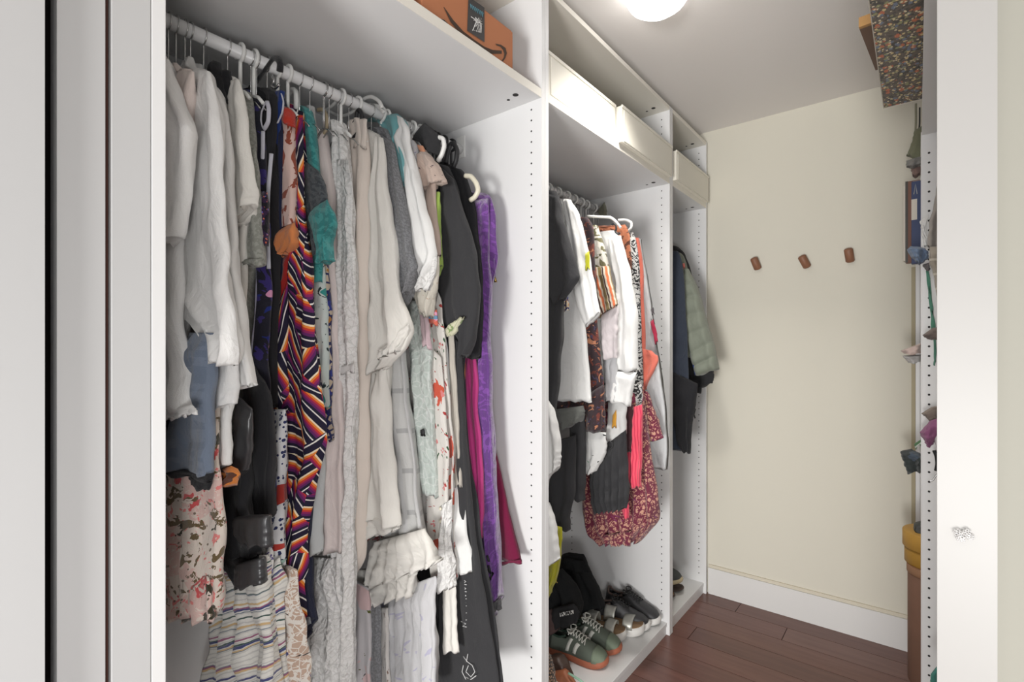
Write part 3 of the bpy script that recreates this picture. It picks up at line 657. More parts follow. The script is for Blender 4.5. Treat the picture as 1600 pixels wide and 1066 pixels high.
panel('sleeve', [(578, 570), (575, 680), (568, 760), (566, 806)], [(604, 560), (606, 680), (614, 760), (622, 826)], .838, cream, t, th=.018, amp=.009, nf=4, seed=57)
panel('sleeve_hem', [(566, 804), (566, 843)], [(600, 806), (621, 829)], .842, cream, t, th=.018, amp=.007, nf=4, seed=58, nv=10)
heather = fab('heather_grey', (116, 117, 120), [('n', (132, 133, 136), 160, .5, 1)], wr=1.0)
t = T('heather_tee', 'heather grey jersey tee with rolled sleeve in the middle of the rail', 'shirt', .888)
body('shirt_body', [(586, 200), (606, 203), (618, 235), (628, 330), (636, 420), (632, 470)], .888, heather, t, th=.016, amp=.007, seed=59)
panel('sleeve', [(596, 210), (608, 300), (612, 400), (622, 440), (630, 478)], [(616, 225), (634, 320), (648, 398), (653, 420), (640, 455)], .87, heather, t, th=.017, amp=.008, seed=60, nf=4)
t = T('hooded_jacket', 'white zip jacket with bright aqua lined hood', 'jacket', .93)
aq = fab('aqua_fleece', (118, 176, 180), wr=.6)
body('jacket_body', [(612, 190), (630, 188), (644, 235), (660, 310), (674, 372), (682, 402), (672, 440)], .93, white2, t, th=.018, amp=.006, seed=61)
panel('hood', [(572, 190), (584, 188), (598, 196), (612, 206)], [(622, 178), (632, 190), (634, 214), (626, 236)], .912, aq, t, th=.022, amp=.005, seed=62, nv=20)
panel('hood_rim', [(620, 180), (626, 200), (618, 216), (632, 260), (640, 330)], [(629, 184), (640, 205), (642, 225), (650, 270), (652, 330)], .90, white2, t, th=.010, amp=.003, seed=63, nv=24)
panel('zip_lining', [(615, 214), (622, 250), (630, 290)], [(622, 216), (632, 250), (635, 285)], .894, aq, t, th=.006, amp=.002, nv=14)
panel('sleeve', [(634, 230), (640, 320), (650, 400), (652, 440)], [(646, 241), (664, 320), (680, 395), (658, 440)], .905, white2, t, th=.018, amp=.006, seed=64)
panel('lace_cuff', [(650, 410), (648, 440), (652, 456)], [(683, 402), (678, 425), (668, 452)], .91, lace, t, th=.014, amp=.010, nf=7, seed=65, nv=14)
t = T('floral_strip_top', 'white top with purple flowers and orange strap', 'top', .955)
body('top_body', [(640, 222), (648, 220), (656, 240), (662, 300), (668, 360)], .955, fab('purple_sprig', (216, 214, 216), [('N', (100, 90, 150), 26, .66, 1)]), t, th=.010, amp=.004, seed=66)
panel('strap', [(652, 226), (658, 240)], [(661, 228), (668, 246)], .95, fab('apricot_strap', (214, 150, 116)), t, th=.006, amp=.001, nv=6)
taupe = fab('taupe_sprig', (196, 176, 164), [('N', (96, 82, 84), 24, .70, 1)])
t = T('taupe_ruffle_dress', 'taupe dress with curled ruffle cap sleeve and small dark flowers', 'dress', .965)
body('dress_body', [(656, 232), (668, 236), (680, 270), (684, 330), (690, 400)], .965, taupe, t, th=.012, amp=.006, seed=67)
panel('ruffle_sleeve', [(656, 238), (661, 262), (662, 296)], [(668, 238), (684, 256), (692, 284)], .95, taupe, t, th=.018, amp=.009, nf=6, seed=68, nv=18)
t = T('lime_top', 'thin lime green strip of a top beside the black sleeve', 'top', .98)
panel('top_body', [(681, 300), (683, 360), (683, 432)], [(687, 300), (688, 360), (691, 414)], .975, fab('lime_cloth', (168, 196, 96)), t, th=.008, amp=.002)
t = T('cream_frill_blouse', 'cream blouse with frilled lace sleeve end below the white jacket', 'blouse', .945)
panel('frill_sleeve', [(652, 430), (649, 456), (660, 490), (668, 495)], [(686, 400), (684, 440), (676, 470), (672, 495)], .935, fab('cream_frill', (212, 206, 194), [('N', (180, 160, 140), 30, .66, 1)]), t, th=.016, amp=.012, nf=8, seed=69, nv=18)
flor = fab('red_green_floral', (222, 218, 212), [('f', (206, 86, 62), 14, .62, 1), ('N', (168, 62, 60), 12, .66, 1), ('N', (56, 88, 60), 13, .68, 1.4), ('f', (214, 130, 130), 24, .46, 1)], wr=.7)
t = T('sheer_mesh_dress', 'long white voile dress with grey sheer bands over a ruffled hem', 'dress', .895)
body('dress_body', [(616, 440), (628, 500), (634, 600), (648, 700), (660, 800), (676, 860)], .905, fab('banded_voile', (210, 210, 208), [('v', (178, 178, 178), 9, .12, .2), ('u', (200, 200, 200), 14, .25, .1)], wr=.7), t, th=.018, amp=.010, seed=70, nf=4)
panel('ruffle_tier', [(582, 848), (578, 880), (571, 922)], [(664, 826), (682, 866), (686, 880)], .875, cream, t, th=.020, amp=.014, nf=5, seed=71, nv=18, nu=26)
panel('lower_ruffle', [(552, 890), (556, 915), (574, 945)], [(654, 892), (652, 905), (647, 930)], .885, cream, t, th=.020, amp=.014, nf=5, seed=72, nv=14, nu=26)
mint = fab('mint_lace', (196, 206, 200), [('e', (208, 214, 210), 40, .05, 1)], relief=40)
t = T('mint_lace_dress', 'pale mint lace dress with pink edge, long and narrow', 'dress', .955)
panel('dress_body', [(634, 470), (640, 560), (650, 660), (662, 760)], [(668, 470), (674, 560), (678, 680), (682, 780)], .95, mint, t, th=.014, amp=.007, seed=73)
panel('pink_edge', [(656, 486), (662, 540)], [(668, 486), (674, 545)], .94, fab('pale_pink_edge', (214, 190, 196)), t, th=.008, amp=.003, nv=12)
panel('small_bell', [(657, 672), (658, 680)], [(662, 670), (664, 680)], .93, M_black, t, th=.004, amp=0, nv=6)
t = T('embroidered_dress', 'white dress embroidered with red and green flowers, frilled button edge', 'dress', .985)
body('dress_body', [(676, 440), (690, 470), (698, 540), (706, 620), (712, 700), (712, 790), (712, 860), (716, 905)], .985, flor, t, th=.014, amp=.008, seed=74, nf=3, nv=40)
panel('floral_panel', [(672, 540), (660, 660), (668, 760), (672, 860), (678, 900)], [(690, 560), (702, 690), (704, 760), (694, 860), (692, 900)], .968, flor, t, th=.010, amp=.005, seed=75)
panel('frill_edge', [(690, 790), (690, 860), (684, 926)], [(706, 780), (706, 860), (714, 914)], .962, lace, t, th=.012, amp=.009, nf=9, seed=76)
for i, v in enumerate((795, 815, 835, 852, 866)):
    c = P(688, v, .955); geo('pearl_button', [tube_geo([(c.x, c.y-.003, c.z), (c.x, c.y, c.z), (c.x, c.y+.003, c.z)], [.003, .0055, .003], 10)], M_cream, t)
panel('embroidered_cuff', [(668, 486), (671, 505)], [(683, 484), (684, 508)], .955, fab('embroidery', (214, 110, 90), [('v', (110, 150, 180), 40, .4, 0), ('N', (220, 160, 190), 30, .6, 1)]), t, th=.006, amp=.002, nv=8)
t = T('white_long_shirt', 'long white cotton shirt ending square just before the black dress', 'shirt', 1.0)
body('shirt_body', [(694, 520), (704, 600), (712, 690), (722, 780), (732, 850), (739, 900)], 1.0, white2, t, th=.014, amp=.007, seed=77)
t = T('black_hood_jacket', 'black jacket whose pointed hood stands above the white hanger', 'jacket', .985)
panel('hood', [(645, 218), (655, 222), (668, 236)], [(664, 193), (684, 212), (682, 244)], .985, blk2, t, th=.018, amp=.004, nv=14, seed=78)
loop('white_hanger', 'white hanger end standing above the taupe ruffle dress', 'hanger', [(659, 224), (672, 220), (684, 215), (692, 217), (694, 228), (690, 242), (684, 252)], .99, .0065, M_plas)
t = T('black_long_sleeve_dress', 'long black dress with draped long sleeve and white script on the skirt', 'dress', 1.03)
body('dress_body', [(688, 256), (700, 262), (716, 300), (724, 380), (728, 480), (724, 600), (728, 680), (748, 820), (768, 950), (788, 1085)], 1.03, blk2, t, th=.016, amp=.009, seed=79, nf=4, nv=46)
panel('sleeve', [(690, 262), (688, 350), (688, 440), (694, 500), (716, 530), (718, 560)], [(708, 280), (728, 345), (742, 400), (748, 450), (742, 520), (729, 556)], 1.01, blk2, t, th=.018, amp=.006, seed=80)
panel('skirt_front', [(700, 520), (704, 680), (700, 850), (682, 940), (680, 1085)], [(722, 540), (730, 700), (744, 850), (762, 960), (778, 1085)], 1.012, blk2, t, th=.012, amp=.007, seed=81, nf=4)
def script(pts, r=.0011): return tube_geo([P(u, v, .992) for u, v in pts], r, 5)
rs = random.Random(11); L_ = []
for i in range(7):
    v0 = 905+i*11; L_.append(script([(722+rs.uniform(-3, 3), v0), (728, v0+4), (723, v0+8), (729, v0+9)]))
for a in ([(724, 1026), (730, 1034), (738, 1040), (742, 1050), (736, 1058), (728, 1050), (732, 1040)], [(727, 1058), (736, 1062), (744, 1056)], [(724, 1040), (722, 1050), (728, 1062)], [(731, 1022), (729, 1034)]): L_.append(script(a))
for g_ in L_: geo('white_script', [g_], plain('white_print', (214, 214, 214), .7), t)
panel('grey_lining', [(700, 500), (706, 640), (712, 760)], [(708, 498), (716, 640), (722, 760)], 1.0, fab('stone_cotton', (190, 184, 174)), t, th=.005, amp=.002)
t = T('cotton_scarf', 'long narrow cream scarf hanging over the black dress skirt', 'scarf', .98)
panel('scarf_body', [(692, 905), (693, 960), (694, 1020)], [(713, 905), (714, 960), (717, 1018)], .975, cream, t, th=.007, amp=.002)
t = T('green_trim_cloth', 'small cream and green trimmed sleeve end over the black dress', 'cloth', .99)
panel('sleeve_end', [(696, 515), (704, 506), (716, 500)], [(699, 527), (712, 522), (726, 494)], .985, fab('cream_green', (206, 204, 176), [('N', (130, 150, 100), 30, .6, 1)]), t, th=.008, amp=.003, nv=10)
t = T('orange_belt', 'thin orange strip beside the pink dress', 'belt', 1.05)
panel('strip', [(723, 555), (723, 610)], [(727, 555), (725, 612)], 1.04, fab('orange_strip', (214, 120, 50)), t, th=.004, amp=.001, nv=8)
t = T('black_halter_dress', 'black halter dress on black loops near the rail end', 'dress', 1.09)
body('dress_body', [(712, 262), (724, 268), (738, 310), (748, 380), (752, 460), (750, 560)], 1.085, blk, t, th=.016, amp=.006, seed=82)
loop('black_hanger', 'black looped hanger tops at the far end of the near rail', 'hanger', [(697, 255), (700, 238), (704, 226), (709, 224), (714, 235), (713, 250), (708, 262)], 1.06, .007, M_black)
loop('cream_hanger', 'cream curved hanger end over the purple velvet dress', 'hanger', [(727, 275), (736, 276), (744, 286), (747, 298), (742, 308), (735, 313)], 1.075, .0075, M_cream)
t = T('hot_pink_dress', 'hot pink ribbed dress glimpsed between black and purple', 'dress', 1.10)
body('dress_body', [(736, 520), (742, 560), (750, 640), (756, 760), (756, 840)], 1.10, fab('pink_rib', (206, 72, 142), [('u', (180, 56, 120), 70, .4, 0)], wr=.5), t, th=.016, amp=.008, seed=83, nf=5)
panel('front_fall', [(737, 530), (724, 620), (740, 740), (742, 840)], [(742, 520), (748, 640), (756, 760), (753, 840)], 1.085, fab('pink_rib', (206, 72, 142)), t, th=.010, amp=.005, seed=84)
vel = fab('purple_velvet', (96, 44, 128), [('N', (120, 62, 154), 26, .54, .7)], rough=.5, sheen=1.0, spec=.3)
t = T('purple_velvet_dress', 'long purple velvet dress, last but one on the near rail', 'dress', 1.13)
body('dress_body', [(745, 300), (764, 305), (774, 335), (778, 400), (770, 440), (766, 540), (770, 640), (776, 760), (780, 860), (784, 935)], 1.13, vel, t, th=.020, amp=.010, seed=85, nf=5, nv=46)
panel('front_fall', [(738, 315), (744, 420), (748, 560), (750, 700), (760, 860), (770, 968)], [(762, 310), (764, 420), (764, 560), (768, 700), (778, 840), (783, 930)], 1.11, vel, t, th=.014, amp=.008, seed=86, nf=6, nv=44)
panel('grey_cuff', [(768, 944), (770, 956)], [(783, 934), (784, 950)], 1.095, fab('grey_cuff_cloth', (90, 90, 92)), t, th=.008, amp=.003, nv=8)
for a in ([(761, 868), (764, 878)], [(763, 884), (766, 896), (762, 890)], [(758, 898), (764, 908), (770, 896), (766, 906)]): geo('dark_motif', [tube_geo([P(u, v, 1.09) for u, v in a], .0035, 6)], M_black, t)
t = T('burgundy_skirt', 'burgundy flared skirt hem against the white wardrobe side', 'skirt', 1.165)
body('skirt_body', [(755, 560), (768, 680), (784, 745), (800, 820), (815, 880)], 1.165, fab('burgundy_wool', (116, 26, 62), wr=.4), t, th=.014, amp=.005, seed=87, nf=2)
panel('hem_stitch', [(783, 878), (783, 882)], [(814, 875), (816, 880)], 1.15, fab('burgundy_wool', (116, 26, 62)), t, th=.002, amp=0, nv=4)
t = T('gold_charm', 'tiny gold triangle charm on a purple thread by the velvet dress', 'charm', 1.12)
geo('thread', [tube_geo([P(772, 404, 1.12), P(774, 432, 1.12)], .0008, 5)], fab('purple_velvet', (96, 44, 128)), t)
geo('charm', [tube_geo([P(774, 432, 1.12), P(775, 441, 1.12)], [.001, .006], 3)], plain('brass_metal', (190, 160, 90), .3, metal=1), t)
t = T('palm_print_dress', 'pale dress with olive fern sprig and pink patches, low behind the ruffles', 'dress', .84)
panel('skirt_body', [(544, 900), (543, 980), (542, 1085)], [(576, 920), (578, 990), (579, 1085)], .85, fab('fern_print', (200, 196, 198), [('n', (210, 182, 182), 10, .58, 1), ('N', (92, 96, 50), 14, .68, 1), ('N', (60, 58, 62), 9, .72, 1)], wr=.5), t, th=.012, amp=.005, seed=88)
t = T('grey_long_cardigan', 'flat grey strip of a long cardigan below the ruffled hem', 'cardigan', .87)
panel('cardigan_hem', [(579, 930), (580, 1000), (580, 1085)], [(594, 935), (594, 1000), (595, 1085)], .868, fab('heather_grey', (116, 117, 120)), t, th=.010, amp=.002, seed=89)
t = T('lilac_script_dress', 'white gauze dress with faint lilac scrolls reaching the bottom edge', 'dress', .92)
panel('skirt_body', [(596, 930), (597, 1000), (598, 1085)], [(681, 900), (681, 980), (682, 1085)], .92, fab('lilac_gauze', (214, 214, 216), [('N', (186, 184, 204), 16, .64, .5)], wr=.8), t, th=.016, amp=.010, seed=90, nf=6, nu=24)
t = T('white_fringe_skirt', 'white fringed skirt end with brown beads near the bottom', 'skirt', .90)
panel('skirt_body', [(594, 950), (595, 1010), (596, 1085)], [(606, 950), (608, 1010), (612, 1085)], .893, fab('bead_fringe', (214, 210, 206), [('N', (120, 96, 84), 26, .66, 1)]), t, th=.008, amp=.004, seed=91)

kinds = ['plastic', 'wire', 'wire', 'wire', 'wire', 'plastic', 'plastic', 'wire', 'plastic']
ys = []
for y in sorted(HY):
    if not ys or y-ys[-1] > .008: ys.append(y)
def rnk(i, n): return 'end by the left post' if i < n/3 else ('middle stretch' if i < 2*n/3 else 'end by the white divider')
for i, y in enumerate(ys):
    k = 'black' if y > 1.05 else kinds[i % 9]
    place = rnk(i, len(ys)); d = {'plastic': 'white plastic hanger', 'wire': 'thin chrome wire hanger', 'black': 'black plastic hanger'}[k]
    hanger(k, y, 0, d+' on the near rail, '+place, d+'s, near rail '+place, .001 if k == 'wire' else 0)
for i, u in enumerate((275, 289, 392, 401, 505, 528, 545)):
    a, b = dr(u); hanger('wire', XR/a*b, 0, 'bare thin wire hanger squeezed between clothes on the near rail', 'bare wire hangers on the near rail', .001)
HY.clear()
# ================================================================ MIDDLE WARDROBE CLOTHES
t = T('black_tee', 'big black tee with pointed sleeve at the left of the middle wardrobe', 'shirt', 1.46)
body('shirt_body', [(850, 296), (868, 300), (878, 330), (882, 400), (881, 470), (879, 530), (874, 590), (866, 655)], 1.46, blk2, t, th=.020, amp=.006, seed=101)
panel('sleeve', [(848, 300), (850, 380), (856, 450), (868, 476)], [(872, 308), (888, 372), (905, 432), (882, 466)], 1.44, blk2, t, th=.018, amp=.005, seed=102)
t = T('white_tee', 'white tee hem under the black tee at the divider', 'shirt', 1.40)
panel('shirt_body', [(838, 600), (840, 680), (850, 755)], [(866, 640), (877, 700), (876, 728)], 1.42, white2, t, th=.014, amp=.007, seed=103)
t = T('white_pillowcase', 'white cloth bulging low behind the divider above the black bag', 'cloth', 1.38)
panel('cloth', [(836, 780), (838, 840), (846, 887)], [(858, 786), (868, 826), (874, 876)], 1.40, white2, t, th=.020, amp=.007, seed=104)
t = T('yellow_bag', 'yellow-green cloth sliver behind the white cloth near the shoes', 'cloth', 1.46)
panel('cloth', [(846, 820), (850, 900), (850, 950)], [(879, 824), (878, 862), (868, 905)], 1.47, fab('chartreuse', (176, 172, 40)), t, th=.012, amp=.005, seed=105)
t = T('black_trousers', 'black gathered-cuff trousers hanging below the grey piece', 'trousers', 1.56)
panel('trouser_leg', [(862, 690), (858, 760), (852, 815), (866, 828)], [(900, 680), (899, 760), (892, 800), (890, 828)], 1.55, blk2, t, th=.024, amp=.007, seed=106)
panel('trouser_leg', [(890, 660), (896, 730), (898, 780)], [(913, 650), (914, 720), (912, 784)], 1.60, blk2, t, th=.018, amp=.004, seed=107)
t = T('olive_grey_tee', 'olive-grey jersey edge between black tee and black trousers', 'shirt', 1.55)
panel('shirt_hem', [(866, 640), (870, 660), (876, 674)], [(912, 634), (914, 645), (910, 656)], 1.54, fab('olive_grey', (106, 108, 104)), t, th=.020, amp=.005, seed=108, nv=16)
t = T('white_utility_shirt', 'white shirt with yellow breast patch beside the black tee', 'shirt', 1.53)
body('shirt_body', [(874, 312), (890, 312), (906, 335), (914, 400), (916, 500), (922, 570), (926, 628)], 1.56, white2, t, hem=.02, th=.018, amp=.006, seed=109)
panel('sleeve', [(880, 312), (890, 400), (900, 470), (914, 512)], [(892, 312), (910, 352), (926, 430), (938, 490)], 1.53, white2, t, th=.016, amp=.005, seed=110)
panel('yellow_patch', [(914, 397), (915, 422)], [(921, 392), (922, 420)], 1.505, fab('lemon', (206, 204, 50)), t, th=.003, amp=.001, nv=6)
t = T('print_scarf_blouse', 'dark multicoloured paisley blouse right of the white utility shirt', 'blouse', 1.63)
pai = fab('dark_paisley', (60, 48, 52), [('N', (112, 60, 52), 14, .56, 1), ('N', (176, 120, 90), 20, .64, 1), ('N', (74, 66, 92), 16, .66, 1.5)], wr=.5)
body('blouse_body', [(906, 340), (918, 340), (928, 360), (932, 430), (936, 520), (944, 600), (947, 674)], 1.63, pai, t, th=.016, amp=.006, seed=111)
panel('lower_flare', [(914, 620), (915, 676)], [(944, 600), (947, 674)], 1.61, pai, t, th=.014, amp=.006, seed=112, nv=14)
t = T('geometric_tunic', 'tunic with olive triangles above and brown-orange vertical stripes below', 'tunic', 1.68)
body('tunic_body', [(924, 352), (934, 354), (946, 390), (952, 420)], 1.68, fab('olive_triangles', (214, 210, 200), [('N', (110, 106, 78), 13, .52, 1), ('v', (214, 210, 200), 16, .12, 0)]), t, th=.016, amp=.004, seed=113)
panel('striped_skirt', [(930, 418), (933, 460), (937, 496)], [(952, 416), (960, 450), (966, 476)], 1.66, fab('earth_stripes', (206, 196, 178), [('u', (128, 110, 70), 22, .3, .1), ('u', (206, 110, 70), 22, .2, .45), ('u', (70, 48, 44), 22, .14, .75)]), t, th=.014, amp=.004, seed=114)
t = T('lilac_tee', 'pale lilac tee with wide sleeve below the striped tunic', 'shirt', 1.70)
panel('sleeve', [(938, 494), (940, 530), (944, 562)], [(966, 478), (966, 520), (965, 560)], 1.67, fab('pale_lilac', (206, 198, 200)), t, th=.018, amp=.005, seed=115)
panel('shirt_hem', [(943, 560), (946, 600), (948, 626)], [(964, 556), (964, 600), (962, 626)], 1.69, fab('pale_grey_jersey', (196, 196, 198)), t, th=.014, amp=.005, seed=116)
t = T('white_cuffed_blouse', 'white long-sleeved blouse with deep cuff in the middle wardrobe', 'blouse', 1.73)
body('blouse_body', [(948, 362), (962, 362), (974, 400), (984, 450), (990, 520), (986, 600)], 1.73, white2, t, th=.018, amp=.006, seed=117)
panel('sleeve', [(950, 372), (960, 430), (966, 500), (960, 580)], [(970, 368), (984, 420), (996, 490), (996, 580)], 1.705, white2, t, th=.018, amp=.008, seed=118)
panel('cuff', [(952, 580), (950, 600), (949, 626)], [(996, 582), (990, 605), (986, 634)], 1.70, white2, t, th=.018, amp=.004, seed=119, nv=14)
t = T('brown_print_top', 'top with orange-brown leaves behind the tilted white hanger', 'top', 1.80)
body('top_body', [(968, 352), (978, 352), (985, 370), (988, 420)], 1.80, fab('brown_leaf', (176, 110, 80), [('N', (92, 56, 44), 16, .55, 1)]), t, th=.012, amp=.004, seed=120)
lab_ = fab('black_white_maze', (216, 216, 214), [('N', (48, 48, 50), 42, .5, 1)], wr=.3)
t = T('maze_print_dress', 'long black and white maze-print dress in the middle wardrobe', 'dress', 1.86)
body('dress_body', [(978, 362), (990, 364), (998, 400), (1000, 450), (1002, 520), (1004, 580), (1003, 634)], 1.86, lab_, t, th=.016, amp=.005, seed=121)
panel('lower_edge', [(986, 600), (987, 640), (990, 656)], [(1004, 600), (1004, 632), (1000, 646)], 1.83, lab_, t, th=.012, amp=.004, seed=122, nv=14)
t = T('coral_top', 'coral tunic with a pointed side drape', 'top', 1.93)
coral = fab('coral_jersey', (226, 122, 104), wr=.6)
body('top_body', [(990, 372), (998, 374), (1004, 420), (1007, 480), (1009, 560), (1010, 610)], 1.92, coral, t, th=.010, amp=.004, seed=123)
panel('side_drape', [(1003, 545), (1004, 580), (1006, 612)], [(1018, 548), (1030, 562), (1012, 600)], 1.90, coral, t, th=.008, amp=.004, seed=124)
t = T('sheer_white_dress', 'sheer white dress with red panel next to the wardrobe side', 'dress', 2.0)
body('dress_body', [(996, 372), (1003, 380), (1012, 440), (1022, 500), (1032, 570), (1040, 640), (1044, 700), (1042, 735)], 1.99, fab('sheer_grey_white', (212, 214, 216)), t, th=.012, amp=.008, seed=125, nf=5)
panel('red_panel', [(1016, 503), (1020, 520), (1024, 538)], [(1021, 499), (1026, 518), (1028, 533)], 1.965, fab('crimson_panel', (176, 50, 78)), t, th=.005, amp=.001, nv=8)
panel('black_motif', [(1017, 484), (1019, 492)], [(1021, 480), (1023, 490)], 1.965, fab('motif_ink', (90, 86, 90)), t, th=.003, amp=.001, nv=6)
bat = fab('pink_batik', (206, 158, 136), [('N', (118, 50, 70), 46, .50, 1), ('e', (112, 46, 66), 40, .07, 1), ('N', (128, 56, 100), 16, .66, 1)], wr=.5)
t = T('batik_skirt', 'burgundy and tan batik-print skirt puffed at the bottom', 'skirt', 1.82)
panel('skirt_body', [(930, 640), (914, 720), (907, 790), (914, 832), (938, 848)], [(1004, 600), (1016, 700), (1028, 770), (1030, 812), (1000, 846)], 1.84, bat, t, th=.040, amp=.014, nf=5, seed=126, nu=30)
panel('side_flounce', [(1002, 610), (1004, 650), (1006, 690)], [(1012, 612), (1026, 650), (1036, 686)], 1.90, bat, t, th=.018, amp=.008, seed=127)
panel('lower_frill', [(944, 836), (946, 850)], [(986, 830), (986, 852)], 1.79, bat, t, th=.012, amp=.006, seed=128, nv=10)
t = T('pink_fringe_scarf', 'hot pink fringed scarf hanging over the batik skirt', 'scarf', 1.76)
hp = fab('hot_coral_fringe', (240, 92, 112), [('u', (206, 62, 88), 80, .35, 0)], wr=.3)
panel('scarf', [(990, 636), (987, 700), (988, 762)], [(1004, 632), (1004, 700), (1003, 760)], 1.765, hp, t, th=.016, amp=.006, nf=8, seed=129)
panel('scarf_end', [(972, 790), (974, 806)], [(982, 786), (982, 812)], 1.755, hp, t, th=.010, amp=.004, seed=130, nv=10)
panel('scarf_fold', [(979, 706), (978, 760)], [(990, 700), (988, 758)], 1.77, hp, t, th=.010, amp=.003, seed=131, nv=10)
t = T('white_sketch_dress', 'white dress with black sketch lines and an orange triangle', 'dress', 1.70)
panel('dress_body', [(950, 628), (950, 670), (950, 708)], [(980, 628), (979, 670), (974, 708)], 1.72, fab('sketch_white', (222, 222, 220), [('N', (50, 50, 52), 12, .66, 1)], wr=.4), t, th=.014, amp=.005, seed=132)
panel('orange_patch', [(957, 650), (956, 668)], [(963, 640), (963, 668)], 1.70, fab('ochre_patch', (220, 160, 60)), t, th=.003, amp=.001, nv=6)
t = T('maroon_strip_dress', 'thin dark maroon dress strip left of the pink scarf', 'dress', 1.75)
panel('dress_body', [(979, 632), (979, 680), (979, 706)], [(989, 632), (989, 680), (988, 706)], 1.755, fab('dark_maroon', (66, 38, 42)), t, th=.008, amp=.002)
t = T('white_sketch_tee', 'white tee with green and black sketch above the dark ruffle skirt', 'shirt', 1.64)
panel('shirt_body', [(914, 674), (914, 710), (915, 742)], [(947, 676), (947, 706), (930, 738)], 1.65, fab('sketch_green', (222, 222, 220), [('N', (44, 44, 46), 16, .66, 1), ('N', (50, 150, 90), 9, .72, 1)], wr=.4), t, th=.014, amp=.005, seed=133)
t = T('charcoal_ruffle_skirt', 'charcoal pleated ruffle skirt hung by a small ring over the batik', 'skirt', 1.72)
panel('skirt_body', [(926, 712), (923, 750), (924, 780), (930, 802)], [(978, 672), (979, 720), (982, 760), (981, 793)], 1.71, blk2, t, th=.024, amp=.014, nf=9, seed=134, nu=34)
geo('ring', [tube_geo([P(u, v, 1.68) for u, v in ((950, 700), (949, 694), (952, 690), (956, 692), (957, 698), (954, 702), (950, 700))], .0028, 7)], M_black, t)
loop('small_black_hook', 'small black s-shaped hook on the white shirts of the middle wardrobe', 'hook', [(956, 352), (958, 349), (962, 352), (963, 358), (961, 362), (966, 366), (969, 364)], 1.66, .0035, M_black)
loop('white_hanger', 'white hanger arm rising over the white cuffed blouse', 'hanger', [(918, 338), (940, 339), (954, 340), (962, 346), (970, 356)], 1.70, .0050, M_plas, 1)
loop('white_hanger', 'white hanger curled at the right end above the maze print', 'hanger', [(966, 344), (978, 344), (986, 348), (986, 356), (978, 364)], 1.84, .0055, M_plas, 1)
t = T('grey_shoulder_bag', 'small grey-green triangle of fabric at the rail end, middle wardrobe', 'cloth', 2.12)
panel('cloth', [(934, 330), (936, 334), (938, 337)], [(945, 316), (948, 328), (948, 338)], 2.12, fab('grey_green', (128, 128, 112)), t, th=.012, amp=.003, nv=10)
t = T('patterned_corner', 'scrap of brown ornamental trim beside the black tee sleeve', 'trim', 1.47)
t.name = 'patterned_cloth'
panel('cloth', [(878, 476), (879, 486)], [(888, 464), (889, 484)], 1.50, fab('mosaic', (196, 180, 160)), t, th=.006, amp=.002, nv=8)
HYM = sorted(set(round(y, 3) for y in HY))
extra = [1.72+.0235*i for i in range(19)]
ys2 = []
for y in sorted(HYM+extra):
    if not ys2 or y-ys2[-1] > .011: ys2.append(y)
for i, y in enumerate(ys2):
    k = 'plastic' if i % 3 == 1 else 'wire'
    place = rnk(i, len(ys2)).replace('by the left post', 'beside the black tee').replace('end by the white divider', 'far end')
    d = {'plastic': 'white plastic hanger', 'wire': 'thin wire hanger'}[k]
    hanger(k, y, 0, d+' on the middle wardrobe rail, '+place, d+'s, middle wardrobe '+place, .001 if k == 'wire' else 0)
HY.clear()
# ================================================================ FAR WARDROBE JACKETS
t = T('navy_coat', 'long dark navy and black coat in the narrow far wardrobe', 'coat', 2.35)
body('coat_body', [(1050, 392), (1062, 396), (1070, 440), (1074, 520), (1078, 600), (1082, 660), (1080, 706)], 2.35, fab('dark_navy_coat', (54, 60, 72)), t, th=.022, amp=.007, seed=140)
panel('coat_skirt', [(1048, 580), (1050, 640), (1056, 690), (1066, 706)], [(1090, 600), (1086, 640), (1082, 660), (1079, 708)], 2.33, blk, t, th=.020, amp=.006, seed=141)
t = T('black_hooded_coat', 'black coat whose stepped hem shows under the puffer jacket', 'coat', 2.52)
panel('coat_body', [(1062, 540), (1074, 580), (1078, 614)], [(1112, 570), (1116, 586), (1114, 598)], 2.525, blk2, t, th=.020, amp=.005, seed=142, nv=18)
panel('coat_hem', [(1064, 590), (1066, 616)], [(1098, 590), (1096, 614)], 2.515, blk2, t, th=.018, amp=.004, seed=143, nv=14)
body('collar', [(1054, 384), (1066, 392), (1076, 412), (1084, 440)], 2.52, blk2, t, th=.014, amp=.004, seed=144)
geo('toggle', [tube_geo([P(u, v, 2.34) for u, v in ((1083, 634), (1086, 640), (1084, 648), (1086, 654))], .004, 7)], M_black, t)
t = T('green_puffer_jacket', 'grey-green quilted puffer jacket sticking out of the far wardrobe', 'jacket', 2.46)
puf = fab('sage_nylon', (128, 134, 120), rough=.55, wr=.5, spec=.4)
panel('quilted_sleeve', [(1060, 420), (1066, 460), (1071, 510), (1080, 560), (1088, 588)], [(1076, 420), (1092, 455), (1104, 500), (1116, 540), (1124, 576)], 2.42, puf, t, th=.040, amp=.003, seed=145, quilt=7, rag=.002, nv=90)
body('quilted_body', [(1056, 394), (1068, 400), (1080, 440), (1086, 500), (1090, 560)], 2.43, puf, t, th=.026, amp=.003, seed=146, quilt=9)
panel('red_tag', [(1066, 412), (1068, 420)], [(1070, 411), (1071, 418)], 2.37, fab('red_tag_cloth', (170, 90, 80)), t, th=.003, amp=.001, nv=4)
panel('blue_lining', [(1080, 560), (1086, 586)], [(1084, 564), (1088, 584)], 2.40, fab('royal_blue', (34, 56, 116)), t, th=.004, amp=.001, nv=6)
for i, y in enumerate((2.35, 2.43, 2.52)):
    hanger('black', y, 0, 'black hanger inside the narrow far wardrobe, '+('nearest', 'middle', 'farthest')[i]+' one')
